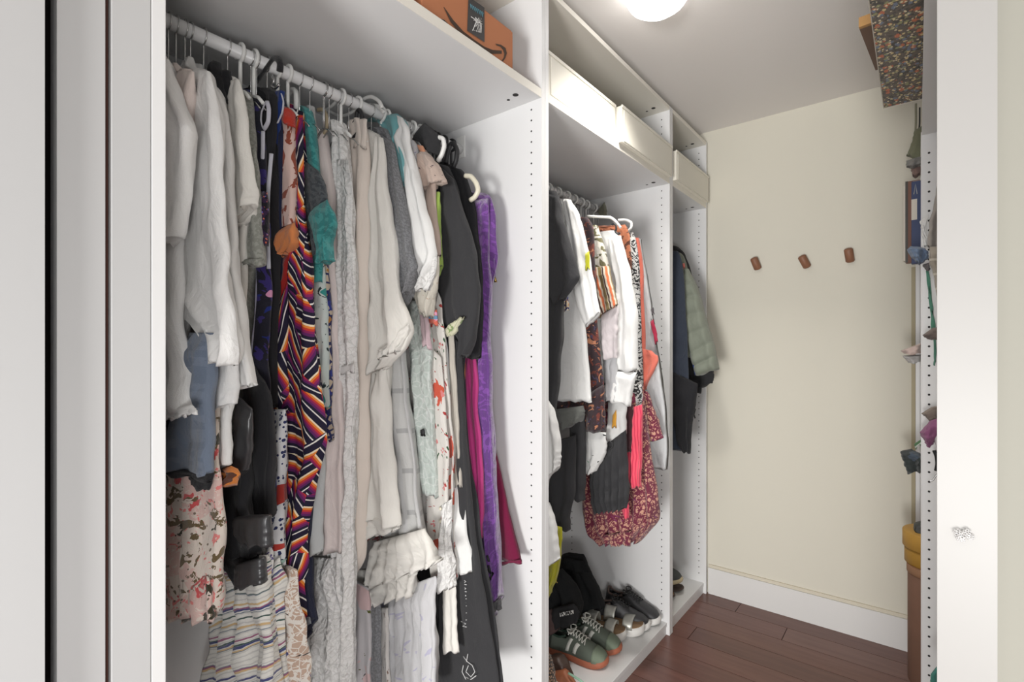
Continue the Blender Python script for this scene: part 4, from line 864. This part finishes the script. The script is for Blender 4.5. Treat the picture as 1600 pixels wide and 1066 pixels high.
# ================================================================ SHOES
def shoe(name, label, cat, toe, ang, Ln, W, hgt, sole_t, mu, ms, ml, platform=False, low=.5, laces=None, stripes=None, kind='sneaker', mlin=None, tip=None):
    """local frame: toe points along +x, heel at x=0, z=0 ground"""
    t = thing(name, label, cat, (0, 0, 0))
    def wid(s):     # half width along length, s 0 heel .. 1 toe
        pts = [(0, .0), (.02, .20), (.06, .27), (.15, .33), (.3, .33), (.45, .35), (.62, .44), (.75, .48), (.86, .44), (.94, .33), (.985, .18), (1, .0)]
        for (a, x), (b, y) in zip(pts, pts[1:]):
            if s <= b: return (x+(y-x)*(s-a)/(b-a))*W
        return 0
    out = []; n = 26
    ss = [.5*(1-math.cos(math.pi*i/n)) for i in range(n+1)]
    for s in ss: out.append((s*Ln, wid(s)))
    loopv = [(x, w_) for x, w_ in out]+[(x, -w_) for x, w_ in reversed(out[1:-1])]
    def ring(scale, z, tilt=True):
        r = []
        for x, y in loopv:
            zz = z+(.010*max(0, (x/Ln-.8)/.2)**2 if tilt else 0)
            r.append(Vector(((x-Ln/2)*scale+Ln/2, y*scale, zz)))
        return r
    rings = [ring(.93, 0), ring(1.0, .004), ring(1.02, sole_t*.55), ring(1.0, sole_t), ring(.9, sole_t+.001)]
    vs = [v for r in rings for v in r]; m_ = len(loopv); fs = []
    for i in range(len(rings)-1):
        for k in range(m_): fs.append((i*m_+k, i*m_+(k+1) % m_, (i+1)*m_+(k+1) % m_, (i+1)*m_+k))
    fs.append(tuple(range(m_))[::-1]); fs.append(tuple(range(4*m_, 5*m_)))
    geo('sole', [(vs, fs)], ms, t)
    if kind == 'sneaker':
        def hf(s):
            pts = [(0, .86), (.04, 1.0), (.12, .96), (.25, .84), (.36, .86), (.45, .98), (.52, .92), (.65, .70), (.8, .48), (.9, .38), (.97, .22), (1, .0)]
            for (a, x), (b, y) in zip(pts, pts[1:]):
                if s <= b: return (x+(y-x)*(s-a)/(b-a))*hgt
            return 0
        NS, NA = 36, 20
        def surf(s, phi, off=0):       # phi -1..1 across
            w_ = wid(s)*1.0+off; h_ = hf(s)+off
            a = phi*math.pi/2; sg = 1 if a >= 0 else -1
            y = sg*w_*abs(math.sin(a))**.75; z = sole_t-.002+h_*max(0, math.cos(a))**.62
            lean = .012*(1-s)*(z/hgt) if s < .1 else 0
            return Vector((s*Ln*.985+.002+lean, y*.97*(1-.10*(z-sole_t)/max(hgt, .01)), z))
        vs = []; fs = []
        for i in range(NS+1):
            s = .5*(1-math.cos(math.pi*i/NS))
            for k in range(NA+1): vs.append(surf(s, -1+2*k/NA))
        for i in range(NS):
            s = .5*(1-math.cos(math.pi*(i+.5)/NS))
            for k in range(NA):
                ph = abs(-1+2*(k+.5)/NA)
                if .035 < s < .42 and ph < (.50 if s < .3 else .5-.9*(s-.3)): continue
                a = i*(NA+1)+k; fs.append((a, a+1, a+NA+2, a+NA+1))
        up = geo('upper', [(vs, fs)], mu, t)
        sol = up.modifiers.new('thickness', 'SOLIDIFY'); sol.thickness = .005; sol.offset = -1
        if mlin:    # padded lining and insole seen through the opening
            geo('lining', [tube_geo(crom([surf(.36, -.32, .001), surf(.25, -.50, .001), surf(.12, -.52, .001), surf(.045, -.3, .002), surf(.03, 0, .003), surf(.045, .3, .002), surf(.12, .52, .001), surf(.25, .50, .001), surf(.36, .32, .001)], 40), .0045, 8)], mlin, t)
            geo('insole', [([Vector((x*.96+.004, y*.86, sole_t+.008)) for x, y in loopv], [tuple(range(m_))])], mlin, t)
        if laces:
            col, cnt = laces
            for i in range(cnt):
                s = .40+i*(.28/cnt); z_ = .004
                pp = [surf(s, -.34, z_), surf(s+.015, -.12, z_+.003), surf(s+.03, .12, z_+.003), surf(s+.04, .34, z_)]
                geo('lace', [tube_geo(crom(pp, 8), .0026, 6, .6)], col, t)
                pp = [surf(s, .34, z_), surf(s+.015, .12, z_+.005), surf(s+.03, -.12, z_+.003), surf(s+.04, -.34, z_)]
                geo('lace', [tube_geo(crom(pp, 8), .0026, 6, .6)], col, t)
            a = surf(.42, 0, .006)
            for sg in (-1, 1):
                geo('lace_bow', [tube_geo(crom([a, a+Vector((-.01, sg*.02, .012)), a+Vector((.004, sg*.034, .006)), a+Vector((.014, sg*.02, .004)), a], 14), .0026, 6)], col, t)
        if stripes:
            for sg in (-1, 1):
                for s0 in (.44, .56):
                    v_ = []; q_ = []
                    for i in range(7):
                        f = i/6
                        for k in range(3): v_.append(surf(s0-.07*(1-f)+.055*k/2, sg*(.50+.46*(1-f)), .0022))
                    for i in range(6):
                        for k in range(2): a = i*3+k; q_.append((a, a+1, a+4, a+3))
                    so = geo('side_stripe', [(v_, q_)], stripes, t); md = so.modifiers.new('thickness', 'SOLIDIFY'); md.thickness = .001
        if tip:     # toe overlay
            v_ = []; q_ = []
            for i in range(9):
                s = .80+.185*i/8
                for k in range(17): v_.append(surf(s, -1+2*k/16, .0018))
            for i in range(8):
                for k in range(16): a = i*17+k; q_.append((a, a+1, a+18, a+17))
            so = geo('toe_cap', [(v_, q_)], tip, t); md = so.modifiers.new('thickness', 'SOLIDIFY'); md.thickness = .0012
    else:           # strap sandal
        geo('footbed', [([Vector((x*.97+.004, y*.93, sole_t+.003+(.012*max(0, (x/Ln-.8)/.2)**2))) for x, y in loopv]+[Vector((x*.97+.004, y*.93, sole_t)) for x, y in loopv], [tuple(range(m_))]+[(k, (k+1) % m_, m_+(k+1) % m_, m_+k) for k in range(m_)])], mlin, t, False)
        for s0, s1, hh in ((.36, .54, .062), (.68, .84, .040)):
            v_ = []; q_ = []
            for i in range(6):
                s = s0+(s1-s0)*i/5
                for k in range(15):
                    a = (-1+2*k/14)*math.pi/2
                    v_.append(Vector((s*Ln+.0, wid(s)*1.03*(1 if a >= 0 else -1)*abs(math.sin(a))**.8, sole_t-.006+hh*max(0, math.cos(a))**.7)))
            for i in range(5):
                for k in range(14): a = i*15+k; q_.append((a, a+1, a+16, a+15))
            so = geo('strap', [(v_, q_)], mu, t); md = so.modifiers.new('thickness', 'SOLIDIFY'); md.thickness = .003
        v_ = []; q_ = []
        for i in range(13):     # heel counter strap
            a = math.pi*(.5+i/12); xx = .17*Ln+.19*Ln*math.cos(a)*.9; yy = wid(.18)*math.sin(a)
            hz = .052+.03*max(0, -math.cos(a))
            v_ += [Vector((xx+.02, yy, sole_t+(.004 if i in (0, 12) else .0))), Vector((xx+.004*math.cos(a), yy*1.0, sole_t+hz))]
        for i in range(12): q_.append((2*i, 2*i+1, 2*i+3, 2*i+2))
        so = geo('heel_strap', [(v_, q_)], mu, t); md = so.modifiers.new('thickness', 'SOLIDIFY'); md.thickness = .0025
        geo('pull_tab', [tube_geo([(.0, 0, sole_t+.078), (-.002, 0, sole_t+.095), (.003, 0, sole_t+.097), (.005, 0, sole_t+.08)], .0035, 8)], mlin, t)
    tw = toe; d = Vector((math.cos(ang), math.sin(ang), 0))
    t.rotation_euler = (0, 0, ang); t.location = (tw[0]-d.x*Ln, tw[1]-d.y*Ln, tw[2])
    return t
ZB = .0555
gr_su = plain('grey_green_suede', (94, 102, 92), .9, .08, 20, 400, .3); gr_toe = plain('pale_green_suede', (122, 134, 116), .9, .08, 20, 400, .3)
gum = plain('gum_rubber', (166, 96, 70), .6, .04); lace_w = plain('white_lace_cord', (222, 222, 214), .8); gr_lin = plain('dark_green_lining', (48, 68, 56), .9)
shoe('sneaker', 'green suede sneaker with gum sole and white laces, the nearer of the pair', 'shoe', (-.925, 1.742, ZB), .18, .262, .100, .078, .026, gr_su, gum, None, laces=(lace_w, 6), stripes=lace_w, mlin=gr_lin, tip=gr_toe)
shoe('sneaker', 'green suede sneaker with gum sole, farther of the pair beside the silver sandals', 'shoe', (-.925, 1.855, ZB), .20, .262, .100, .078, .026, gr_su, gum, None, laces=(lace_w, 6), stripes=lace_w, mlin=gr_lin, tip=gr_toe)
silver = plain('silver_leather', (186, 186, 178), .38, .05, 12, 200, .15, metal=.35); cork = plain('tan_footbed', (150, 122, 92), .8, .05); wsole = plain('white_sole', (222, 220, 216), .5, .02)
shoe('sandal', 'silver two-strap platform sandal touching the black sneaker', 'sandal', (-.910, 2.035, ZB), .22, .262, .098, .06, .036, silver, wsole, None, kind='sandal', mlin=cork)
shoe('sandal', 'silver two-strap platform sandal beside the green sneaker', 'sandal', (-.950, 1.945, ZB), .20, .262, .098, .06, .036, silver, wsole, None, kind='sandal', mlin=cork)
bl_le = plain('black_shoe_leather', (58, 58, 60), .5, .08, 20, 200, .15); bl_ca = plain('black_canvas', (42, 42, 42), .9); br_lin = plain('brown_lining', (92, 76, 70), .85)
shoe('sneaker', 'black leather sneaker with white sole against the wardrobe side', 'shoe', (-.885, 2.150, ZB), .06, .272, .086, .080, .030, bl_le, wsole, None, laces=(bl_ca, 6), mlin=br_lin)
shoe('sneaker', 'black leather sneaker with white sole, left one next to the silver sandal', 'shoe', (-.905, 2.075+.012, ZB+.0), .30, .268, .084, .080, .030, bl_le, wsole, None, laces=(bl_ca, 6), mlin=br_lin).location.x -= .0
# black backpack and pouch behind
t = thing('black_bag', 'tall black canvas bag leaning at the back behind the sandals', 'bag', (-1.22, 1.93, ZB))
bagm = fab('black_nylon', (33, 34, 35), rough=.8, wr=1.2, sheen=0)
at(t)
ORG[0] = Vector((0, 0, 0))
cloth('bag_body', px([(880, 866), (876, 900), (872, 930), (874, 952)], 1.92), px([(912, 871), (924, 895), (938, 925), (944, 948)], 1.92), bagm, t, .045, .012, nv=40, top=.75, seed=150)
cloth('bag_flap', px([(882, 872), (880, 890)], 1.865), px([(912, 878), (920, 896)], 1.865), bagm, t, .006, .003, nv=10, seed=151)
t = thing('black_pouch', 'rounded black bag with a small gold zip, front left of the tall black bag', 'bag', (-1.2, 1.75, ZB))
cloth('bag_body', px([(846, 905), (840, 930), (838, 960), (842, 985)], 1.72), px([(876, 890), (896, 915), (906, 945), (900, 972)], 1.72), bagm, t, .045, .014, nv=40, top=.6, seed=152)
geo('zip', [tube_geo([P(u, v, 1.66) for u, v in ((858, 909), (866, 906), (871, 911))], .002, 6)], plain('brass_metal', (190, 160, 90), .3, metal=1), t)
geo('white_trim', [tube_geo([P(u, v, 1.665) for u, v in ((850, 929), (857, 934))], .003, 6)], lace_w, t)
# tag with lettering on a black shoe
t = thing('black_shoe', 'black running shoe with a small white lettered tag behind the green sneakers', 'shoe', (-1.08, 1.655, ZB))
cloth('shoe_upper', px([(866, 950), (860, 966), (866, 982)], 1.655), px([(897, 944), (904, 958), (902, 974)], 1.655), plain('black_mesh', (30, 30, 32), .9), t, .016, .004, nv=14, top=.7, seed=153)
a, b, c_, d_ = [P(u, v, 1.632) for u, v in ((875, 964), (896, 959.5), (895.5, 954), (874.5, 958))]
geo('tag', [([a, b, c_, d_, a+Vector((0, .002, 0)), b+Vector((0, .002, 0)), c_+Vector((0, .002, 0)), d_+Vector((0, .002, 0))], [(0, 1, 2, 3), (4, 5, 6, 7), (0, 1, 5, 4), (1, 2, 6, 5), (2, 3, 7, 6), (3, 0, 4, 7)])], plain('tag_white', (222, 222, 218), .6), t, False)
fc = bpy.data.curves.new('lettering', 'FONT'); fc.body = 'PUMA'; fc.size = .019; fc.align_x = 'CENTER'; fc.align_y = 'CENTER'; fc.space_character = .95; fc.offset = .0005
tmp = bpy.data.objects.new('tmp', fc); C.objects.link(tmp); bpy.context.view_layer.update()
me = bpy.data.meshes.new_from_object(tmp); bpy.data.objects.remove(tmp)
me.transform(Matrix.Scale((b-a).length/.055, 4, (1, 0, 0)))
o = link('lettering', me, plain('ink_black', (40, 40, 40), .7), t, label='dark lettering reading PUMA')
mid = (a+b+c_+d_)/4
xd = (b-a).normalized(); yd = Vector((0, 1, 0)); zd = xd.cross(yd)*-1
o.matrix_local = Matrix.Translation(mid-Vector(t.location)+Vector((0, -.0006, 0))) @ Matrix.Rotation(math.atan2((b-a).z, (b-a).x)*-1, 4, 'Y') @ Matrix.Rotation(math.pi/2, 4, 'X')
# shoe pile in the corner
t = thing('plum_shoe', 'plum brown suede shoe heel behind the nearer green sneaker', 'shoe', (-1.2, 1.70, ZB))
cloth('shoe_upper', px([(842, 958), (838, 980), (838, 996)], 1.66), px([(862, 952), (872, 966), (874, 984)], 1.66), plain('plum_suede', (84, 66, 64), .95, .1, 40, 500, .3), t, .028, .003, nv=14, top=.6, seed=154)
t = thing('leopard_shoe', 'leopard-print shoe at the bottom left corner behind the divider', 'shoe', (-1.0, 1.50, ZB))
cloth('shoe_upper', px([(840, 1024), (836, 1050), (836, 1074)], 1.50), px([(856, 1022), (864, 1046), (868, 1074)], 1.50), fab('leopard_spots', (166, 132, 106), [('e', (50, 42, 38), 110, .16, 1)], wr=.2), t, .028, .003, nv=14, top=.6, seed=155)
t = thing('brown_sandal', 'brown leather sandal with mint edge cut by the bottom of the photo', 'sandal', (-1.0, 1.58, ZB))
cloth('upper', px([(862, 1024), (860, 1040), (862, 1064)], 1.60), px([(876, 1024), (888, 1040), (898, 1066)], 1.60), plain('dark_brown_leather', (72, 54, 46), .45, .1), t, .03, .003, nv=14, top=.6, seed=156)
cloth('footbed', px([(868, 1048), (868, 1074)], 1.57), px([(884, 1046), (904, 1074)], 1.57), plain('tan_leather', (158, 96, 66), .5), t, .02, .002, nv=10, top=.6, seed=157)
geo('mint_edge', [tube_geo(crom([P(u, v, 1.56) for u, v in ((888, 1052), (898, 1058), (910, 1066), (916, 1074))], 10), .004, 8, .5)], plain('mint_rubber', (150, 190, 166), .6), t, label='mint green sole edge')
# far wardrobe: clog and sandals
felt = plain('dark_grey_felt', (76, 78, 76), .95, .08, 40, 500, .3); tan = plain('tan_rubber', (186, 172, 140), .6)
shoe('clog', 'dark grey felt clog with tan sole, upper one in the far wardrobe', 'shoe', (-.905, 2.47, ZB+.062), .05, .26, .10, .085, .022, felt, tan, None, mlin=br_lin)
shoe('clog', 'dark grey felt clog with tan sole, lower left one cut by the wardrobe side', 'shoe', (-.975, 2.33, ZB), -.05, .26, .095, .075, .022, felt, tan, None, mlin=br_lin)
shoe('sandal', 'flat brown sandal with pale strap on the far wardrobe base', 'sandal', (-.925, 2.42, ZB), .08, .25, .092, .05, .014, plain('pale_taupe', (176, 156, 146), .7), plain('dark_sole', (78, 64, 58), .7), None, kind='sandal', mlin=cork)
shoe('sandal', 'dark flat sandal with beaded strap supporting the felt clog', 'sandal', (-.920, 2.525, ZB), .05, .25, .092, .042, .014, plain('dark_bead_strap', (70, 72, 68), .6), plain('dark_sole', (78, 64, 58), .7), None, kind='sandal', mlin=plain('dark_sole', (78, 64, 58), .7))
# ================================================================ RIGHT SIDE
ZT = 2.0055
flb = fab('floral_card', (104, 92, 80), [('N', (66, 62, 54), 30, .54, 1), ('f', (196, 110, 72), 42, .62, 1.6), ('f', (216, 196, 140), 66, .60, 1.5), ('f', (112, 124, 142), 50, .60, 1.7), ('f', (150, 150, 104), 70, .58, 1), ('f', (224, 210, 176), 90, .56, 1.4)], rough=.75, wr=.1, which='Object')
t = thing('floral_box', 'large box covered in dark small-flower print overhanging the side wardrobe', 'box', (.1, 1.55, ZT+.001))
bx = box('box_body', (-.080, 1.18, ZT+.001), (.30, 1.905, ZT+.13), flb, t, .002)
for a_, b_ in (((-.0815, 1.179, ZT+.000), (-.0795, 1.906, ZT+.003)), ((-.081, 1.904, ZT+.000), (.302, 1.9065, ZT+.003))):
    box('edge_trim', a_, b_, plain('pale_binding', (196, 188, 176), .6), t, .0004)
t = thing('wooden_frame', 'oak and walnut wooden tray edge jutting from above the floral box', 'frame', (-.05, 1.75, 2.14))
wd = plain('walnut_board', (122, 92, 76), .5, .15, 12); oak = plain('oak_edge', (196, 150, 92), .5, .1, 14)
zf = ZT+.132
def slab(name, pts, z0, z1, m, par):
    vs = [Vector((x, y, z0)) for x, y in pts]+[Vector((x, y, z1)) for x, y in pts]; n = len(pts)
    return geo(name, [(vs, [tuple(range(n))[::-1], tuple(range(n, 2*n))]+[(k, (k+1) % n, n+(k+1) % n, n+k) for k in range(n)])], m, par, False)
pa, pb = PZ(1343, 46, zf), PZ(1368, 110, zf)
dv = Vector((pb.x-pa.x, pb.y-pa.y, 0)).normalized(); nv_ = Vector((dv.y, -dv.x, 0))
def q4(o_, l, w_): return [(o_.x, o_.y), (o_.x+dv.x*l, o_.y+dv.y*l), (o_.x+dv.x*l+nv_.x*w_, o_.y+dv.y*l+nv_.y*w_), (o_.x+nv_.x*w_, o_.y+nv_.y*w_)]
Lf = (Vector((pb.x, pb.y, 0))-Vector((pa.x, pa.y, 0))).length
slab('side_rail', q4(pa, Lf, .03), zf, zf+.022, wd, t)
slab('end_rail', q4(Vector((pa.x-dv.x*.012, pa.y-dv.y*.012, 0)), .0118, .22), zf, zf+.026, oak, t)
slab('tray_panel', q4(Vector((pa.x+nv_.x*.031, pa.y+nv_.y*.031, 0)), Lf, .18), zf+.006, zf+.012, plain('dark_board', (70, 56, 50), .7), t)
# items poking out past the right side wardrobe panel
def poke(name, label, cat, L, R, y, m, part='cloth', th=.03, **kw):
    t = thing(name, label, cat, P((L[0][0]+R[0][0])/2, L[-1][1], y)); kw.setdefault('amp', .004)
    panel(part, L, R, y, m, t, th=th, **kw); return t
grey_v = fab('grey_vinyl', (140, 138, 134), rough=.5, wr=.4); olive_v = fab('olive_case', (128, 130, 106), rough=.6, wr=.3)
poke('olive_folder', 'olive green folder corner standing above the grey case, right side', 'folder', [(1428, 205), (1424, 225), (1416, 244)], [(1442, 196), (1442, 225), (1442, 252)], 2.45, olive_v, 'folder', .010, seed=160, nv=12)
poke('grey_case', 'grey zipped case lying under the olive folder, right side', 'case', [(1416, 252), (1416, 262)], [(1442, 244), (1442, 258)], 2.42, grey_v, 'case_body', .02, seed=161, nv=10)
poke('brown_case', 'brownish case edge beneath the grey zipped case', 'case', [(1423, 264), (1426, 276)], [(1442, 258), (1442, 272)], 2.46, fab('mauve_brown', (140, 116, 108)), 'case_body', .02, seed=162, nv=10)
hk = loop('hanging_strap', 'pale strap hanging at the top of the right side gap', 'strap', [(1431, 162), (1431, 190), (1430, 210)], 2.5, .0035, fab('olive_strap', (150, 148, 128)))
hk2 = loop('hanging_strap', 'dark strap hanging beside the pale strap, right side gap', 'strap', [(1437, 168), (1437, 190), (1436, 204)], 2.5, .0025, M_black)
M_navy = plain('navy_cover', (52, 66, 106), .5); M_cov = plain('dark_teal_cover', (70, 66, 60), .5)
def slabbook(name, label, us, vs_, y, m, cat='book', spine=None):
    p0, p1 = P(us[0], vs_[0], y), P(us[1], vs_[1], y)
    t = thing(name, label, cat, (p0.x, y, p1.z))
    box('cover', (p0.x, y, p1.z), (p1.x+.02, y+.03, p0.z), m, t, .002)
    box('pages', (p0.x+.004, y+.004, p1.z+.003), (p1.x+.0205, y+.026, p0.z+.0012), plain('paper', (222, 216, 204), .8), t, 0)
    return t, p0, p1
slabbook('white_binder', 'thin white board standing behind the brown-edged book, right side', (1411, 1417), (290, 408), 2.52, plain('paper', (222, 216, 204), .8), 'board')
bk, p0, p1 = slabbook('tall_book', 'tall book with brown and rust edge standing in the right side wardrobe', (1415, 1427), (284, 410), 2.45, plain('rust_cover', (128, 88, 72), .6))
box('dark_edge', (p0.x-.001, 2.4488, p1.z), (p0.x+.007, 2.4498, p0.z), M_cov, bk, 0)
bk, p0, p1 = slabbook('navy_book', 'tall navy book with cream label standing beside the rust-edged book', (1424, 1440), (284, 411), 2.40, M_navy)
la, lb = P(1424, 312, 2.3995), P(1433, 343, 2.3995)
box('cream_label', (la.x, 2.3985, lb.z), (lb.x, 2.3997, la.z), plain('paper', (222, 216, 204), .8), bk, 0)
ca, cb_ = P(1428, 288, 2.3995), P(1433, 303, 2.3995)
geo('white_figure', [tube_geo([(ca.x, 2.3988, cb_.z), ((ca.x+cb_.x)/2, 2.3988, ca.z), (cb_.x, 2.3988, cb_.z)], .0012, 5)], lace_w, bk)
poke('blue_scrunched_cloth', 'dusty blue scrunched cloth hanging out over the panel edge', 'cloth', [(1422, 385), (1417, 393), (1424, 402), (1432, 410)], [(1446, 388), (1451, 396), (1449, 405), (1440, 412)], 2.10, fab('dusty_blue', (112, 130, 156)), th=.025, amp=.010, nf=9, seed=163)
gb = poke('grey_garment_bag', 'grey fabric bag hanging from the right side wardrobe, wedge-shaped', 'bag', [(1466, 280), (1458, 320), (1450, 360), (1448, 384)], [(1486, 280), (1486, 320), (1486, 360), (1486, 400)], 1.95, fab('warm_grey', (150, 144, 138)), 'bag_body', .02, seed=164)
poke('taupe_plaid_cloth', 'taupe plaid cloth below the grey bag, against the drilled panel', 'cloth', [(1452, 386), (1452, 410), (1460, 440), (1466, 486)], [(1486, 386), (1486, 410), (1486, 440), (1486, 486)], 1.90, fab('taupe_plaid', (150, 142, 130), [('u', (110, 100, 92), 30, .15, 0), ('v', (186, 178, 166), 24, .15, 0)]), th=.02, seed=165)
poke('white_ribbon', 'white ribbon tangle above the blue cloth, right side', 'ribbon', [(1437, 346), (1440, 362), (1444, 384)], [(1450, 336), (1447, 360), (1452, 386)], 2.12, white2, 'ribbon', .006, amp=.006, seed=166)
poke('grey_blue_pouch', 'small grey pouch corner under the blue cloth', 'pouch', [(1441, 414), (1446, 422)], [(1454, 410), (1452, 424)], 2.11, fab('grey_pouch', (124, 118, 118)), th=.015, seed=167, nv=10)
poke('green_strap', 'long green ribbon strap running down the drilled panel', 'strap', [(1446, 424), (1452, 470), (1456, 510), (1459, 560), (1458, 570)], [(1450, 422), (1457, 470), (1461, 510), (1463, 556), (1462, 570)], 2.12, fab('sea_green', (90, 142, 122)), 'strap', .003, amp=.001, seed=168)
poke('brown_pouch', 'brown-grey pouch folded over the panel edge at mid height', 'pouch', [(1441, 524), (1446, 528), (1456, 532)], [(1458, 512), (1478, 512), (1478, 532)], 2.08, fab('brown_grey', (124, 112, 106)), th=.02, amp=.006, seed=169, nv=14)
poke('pink_slipper', 'pale pink slipper toe sticking out past the panel', 'slipper', [(1407, 548), (1413, 553)], [(1440, 536), (1440, 554)], 2.33, fab('pale_pink_plush', (214, 192, 184)), 'slipper_upper', .035, seed=170, nv=12)
poke('white_slipper', 'off-white slipper toe just below the pale pink one', 'slipper', [(1409, 556), (1420, 568)], [(1440, 554), (1440, 566)], 2.35, fab('grey_white_plush', (200, 198, 196)), 'slipper_upper', .035, seed=171, nv=12)
poke('taupe_pouch', 'taupe pouch corner above the purple cloth', 'pouch', [(1440, 646), (1444, 650), (1452, 656)], [(1456, 636), (1478, 634), (1478, 656)], 2.10, fab('taupe_grey', (142, 130, 120)), th=.015, amp=.005, seed=172, nv=12)
poke('purple_cloth', 'mauve purple cloth draped over the shelf edge, right side', 'cloth', [(1452, 658), (1438, 676), (1444, 690), (1448, 698)], [(1480, 650), (1478, 676), (1460, 690), (1458, 694)], 2.06, fab('mauve_velour', (142, 88, 124)), th=.025, amp=.008, seed=173)
poke('white_flap', 'white cloth flap hanging right of the purple cloth', 'cloth', [(1458, 676), (1462, 700), (1466, 716)], [(1480, 676), (1480, 700), (1480, 716)], 2.04, white2, th=.01, seed=174)
poke('dark_plush', 'dark green-black plush cloth bulging past the panel', 'cloth', [(1406, 706), (1411, 720), (1418, 738)], [(1424, 702), (1442, 712), (1442, 734)], 2.40, fab('dark_green_plush', (62, 68, 68), [('n', (84, 96, 110), 10, .62, 1)]), th=.04, amp=.008, seed=175)
poke('green_leaf', 'small green striped leaf shape above the dark plush', 'leaf', [(1428, 694), (1430, 702)], [(1440, 686), (1440, 694)], 2.42, fab('leaf_green', (100, 136, 100), [('v', (210, 214, 206), 60, .4, 0)]), 'leaf_blade', .004, amp=.002, seed=176, nv=8)
loop('dark_chain', 'dark chain hanging down the drilled panel below the purple cloth', 'chain', [(1460, 704), (1464, 714), (1465, 726), (1463, 736)], 2.10, .006, M_black)
loop('silver_hook', 'thin silver hook below the dark chain', 'hook', [(1468, 738), (1462, 744), (1458, 750), (1453, 752)], 2.10, .0025, M_chrome)
# round mustard box and tall roll
c = P(1443, 850, 2.40)
mus = plain('mustard_card', (176, 134, 56), .6, .05)
t = thing('round_box', 'round mustard-yellow box with lid on the tall brown roll', 'box', (.058, 2.42, 0))
zt, zm, zb = P(1420, 830, 2.38).z, P(1420, 850, 2.38).z, P(1420, 880, 2.38).z
def lathe(cx, cy, prof, n=40):
    vs = []; fs = []
    for r, z in prof:
        for k in range(n): vs.append(Vector((cx+r*math.cos(6.28318*k/n), cy+r*math.sin(6.28318*k/n), z)))
    for i in range(len(prof)-1):
        for k in range(n): fs.append((i*n+k, i*n+(k+1) % n, (i+1)*n+(k+1) % n, (i+1)*n+k))
    fs.append(tuple(range(n))[::-1]); fs.append(tuple((len(prof)-1)*n+k for k in range(n)))
    return vs, fs
geo('box_body', [lathe(.060, 2.42, [(.098, zb), (.1, zb+.002), (.1, zm)])], mus, t)
geo('lid', [lathe(.060, 2.42, [(.104, zm-.012), (.106, zm-.010), (.106, zt-.003), (.103, zt)])], plain('mustard_lid', (190, 146, 66), .6, .05), t)
t = thing('tall_roll', 'tall brown paper-covered tube standing under the mustard round box', 'tube', (.05, 2.36, 0))
geo('tube_body', [lathe(.052, 2.395, [(.080, .0555), (.082, .058), (.082, zb-.008), (.080, zb-.005)], 36)], plain('brown_kraft_roll', (134, 100, 82), .8, .12, 10, 100, .2), t)
geo('end_cap', [lathe(.052, 2.395, [(.084, zb-.03), (.085, zb-.028), (.085, zb-.001), (.083, zb-.0005)], 36)], plain('brown_cap', (150, 112, 84), .7), t)
t = poke('dark_jar', 'dark rounded object resting on the mustard box', 'jar', [(1428, 818), (1427, 826), (1432, 834)], [(1442, 814), (1442, 826), (1442, 836)], 2.40, plain('dark_jar_glaze', (60, 62, 60), .5), 'jar_body', .03, amp=.001, nv=14)
poke('teal_cloth', 'teal cloth sliver at the bottom right beside the door frame', 'cloth', [(1454, 1054), (1453, 1074)], [(1474, 1030), (1474, 1074)], 1.9, fab('teal_sliver', (70, 140, 128)), th=.01, seed=177, nv=10)
# sticker on the right door frame
t = thing('flower_sticker', 'clear crystal flower sticker on the right door frame', 'sticker', P(1505, 836, .9645))
def flower(u, v, r):
    c = P(u, v, .9646); out = []
    for k in range(5):
        a = 2*math.pi*k/5+.3
        cc = Vector((c.x+r*.62*math.cos(a), c.y, c.z+r*.62*math.sin(a)))
        out.append(tube_geo([Vector((cc.x+r*.36*math.cos(q), c.y-.0003, cc.z+r*.36*math.sin(q))) for q in [i*math.pi/6 for i in range(13)]], .00055, 5))
    return out
stk = plain('crystal_plastic', (196, 194, 192), .15, .05, spec=.8)
for i, (u, v, r) in enumerate(((1497, 833, .0052), (1507, 838, .0058), (1511, 832, .0046), (1503, 843, .0045), (1517, 840, .0040), (1499, 842, .0035))):
    geo('petal_cluster', flower(u, v, r), stk, t)
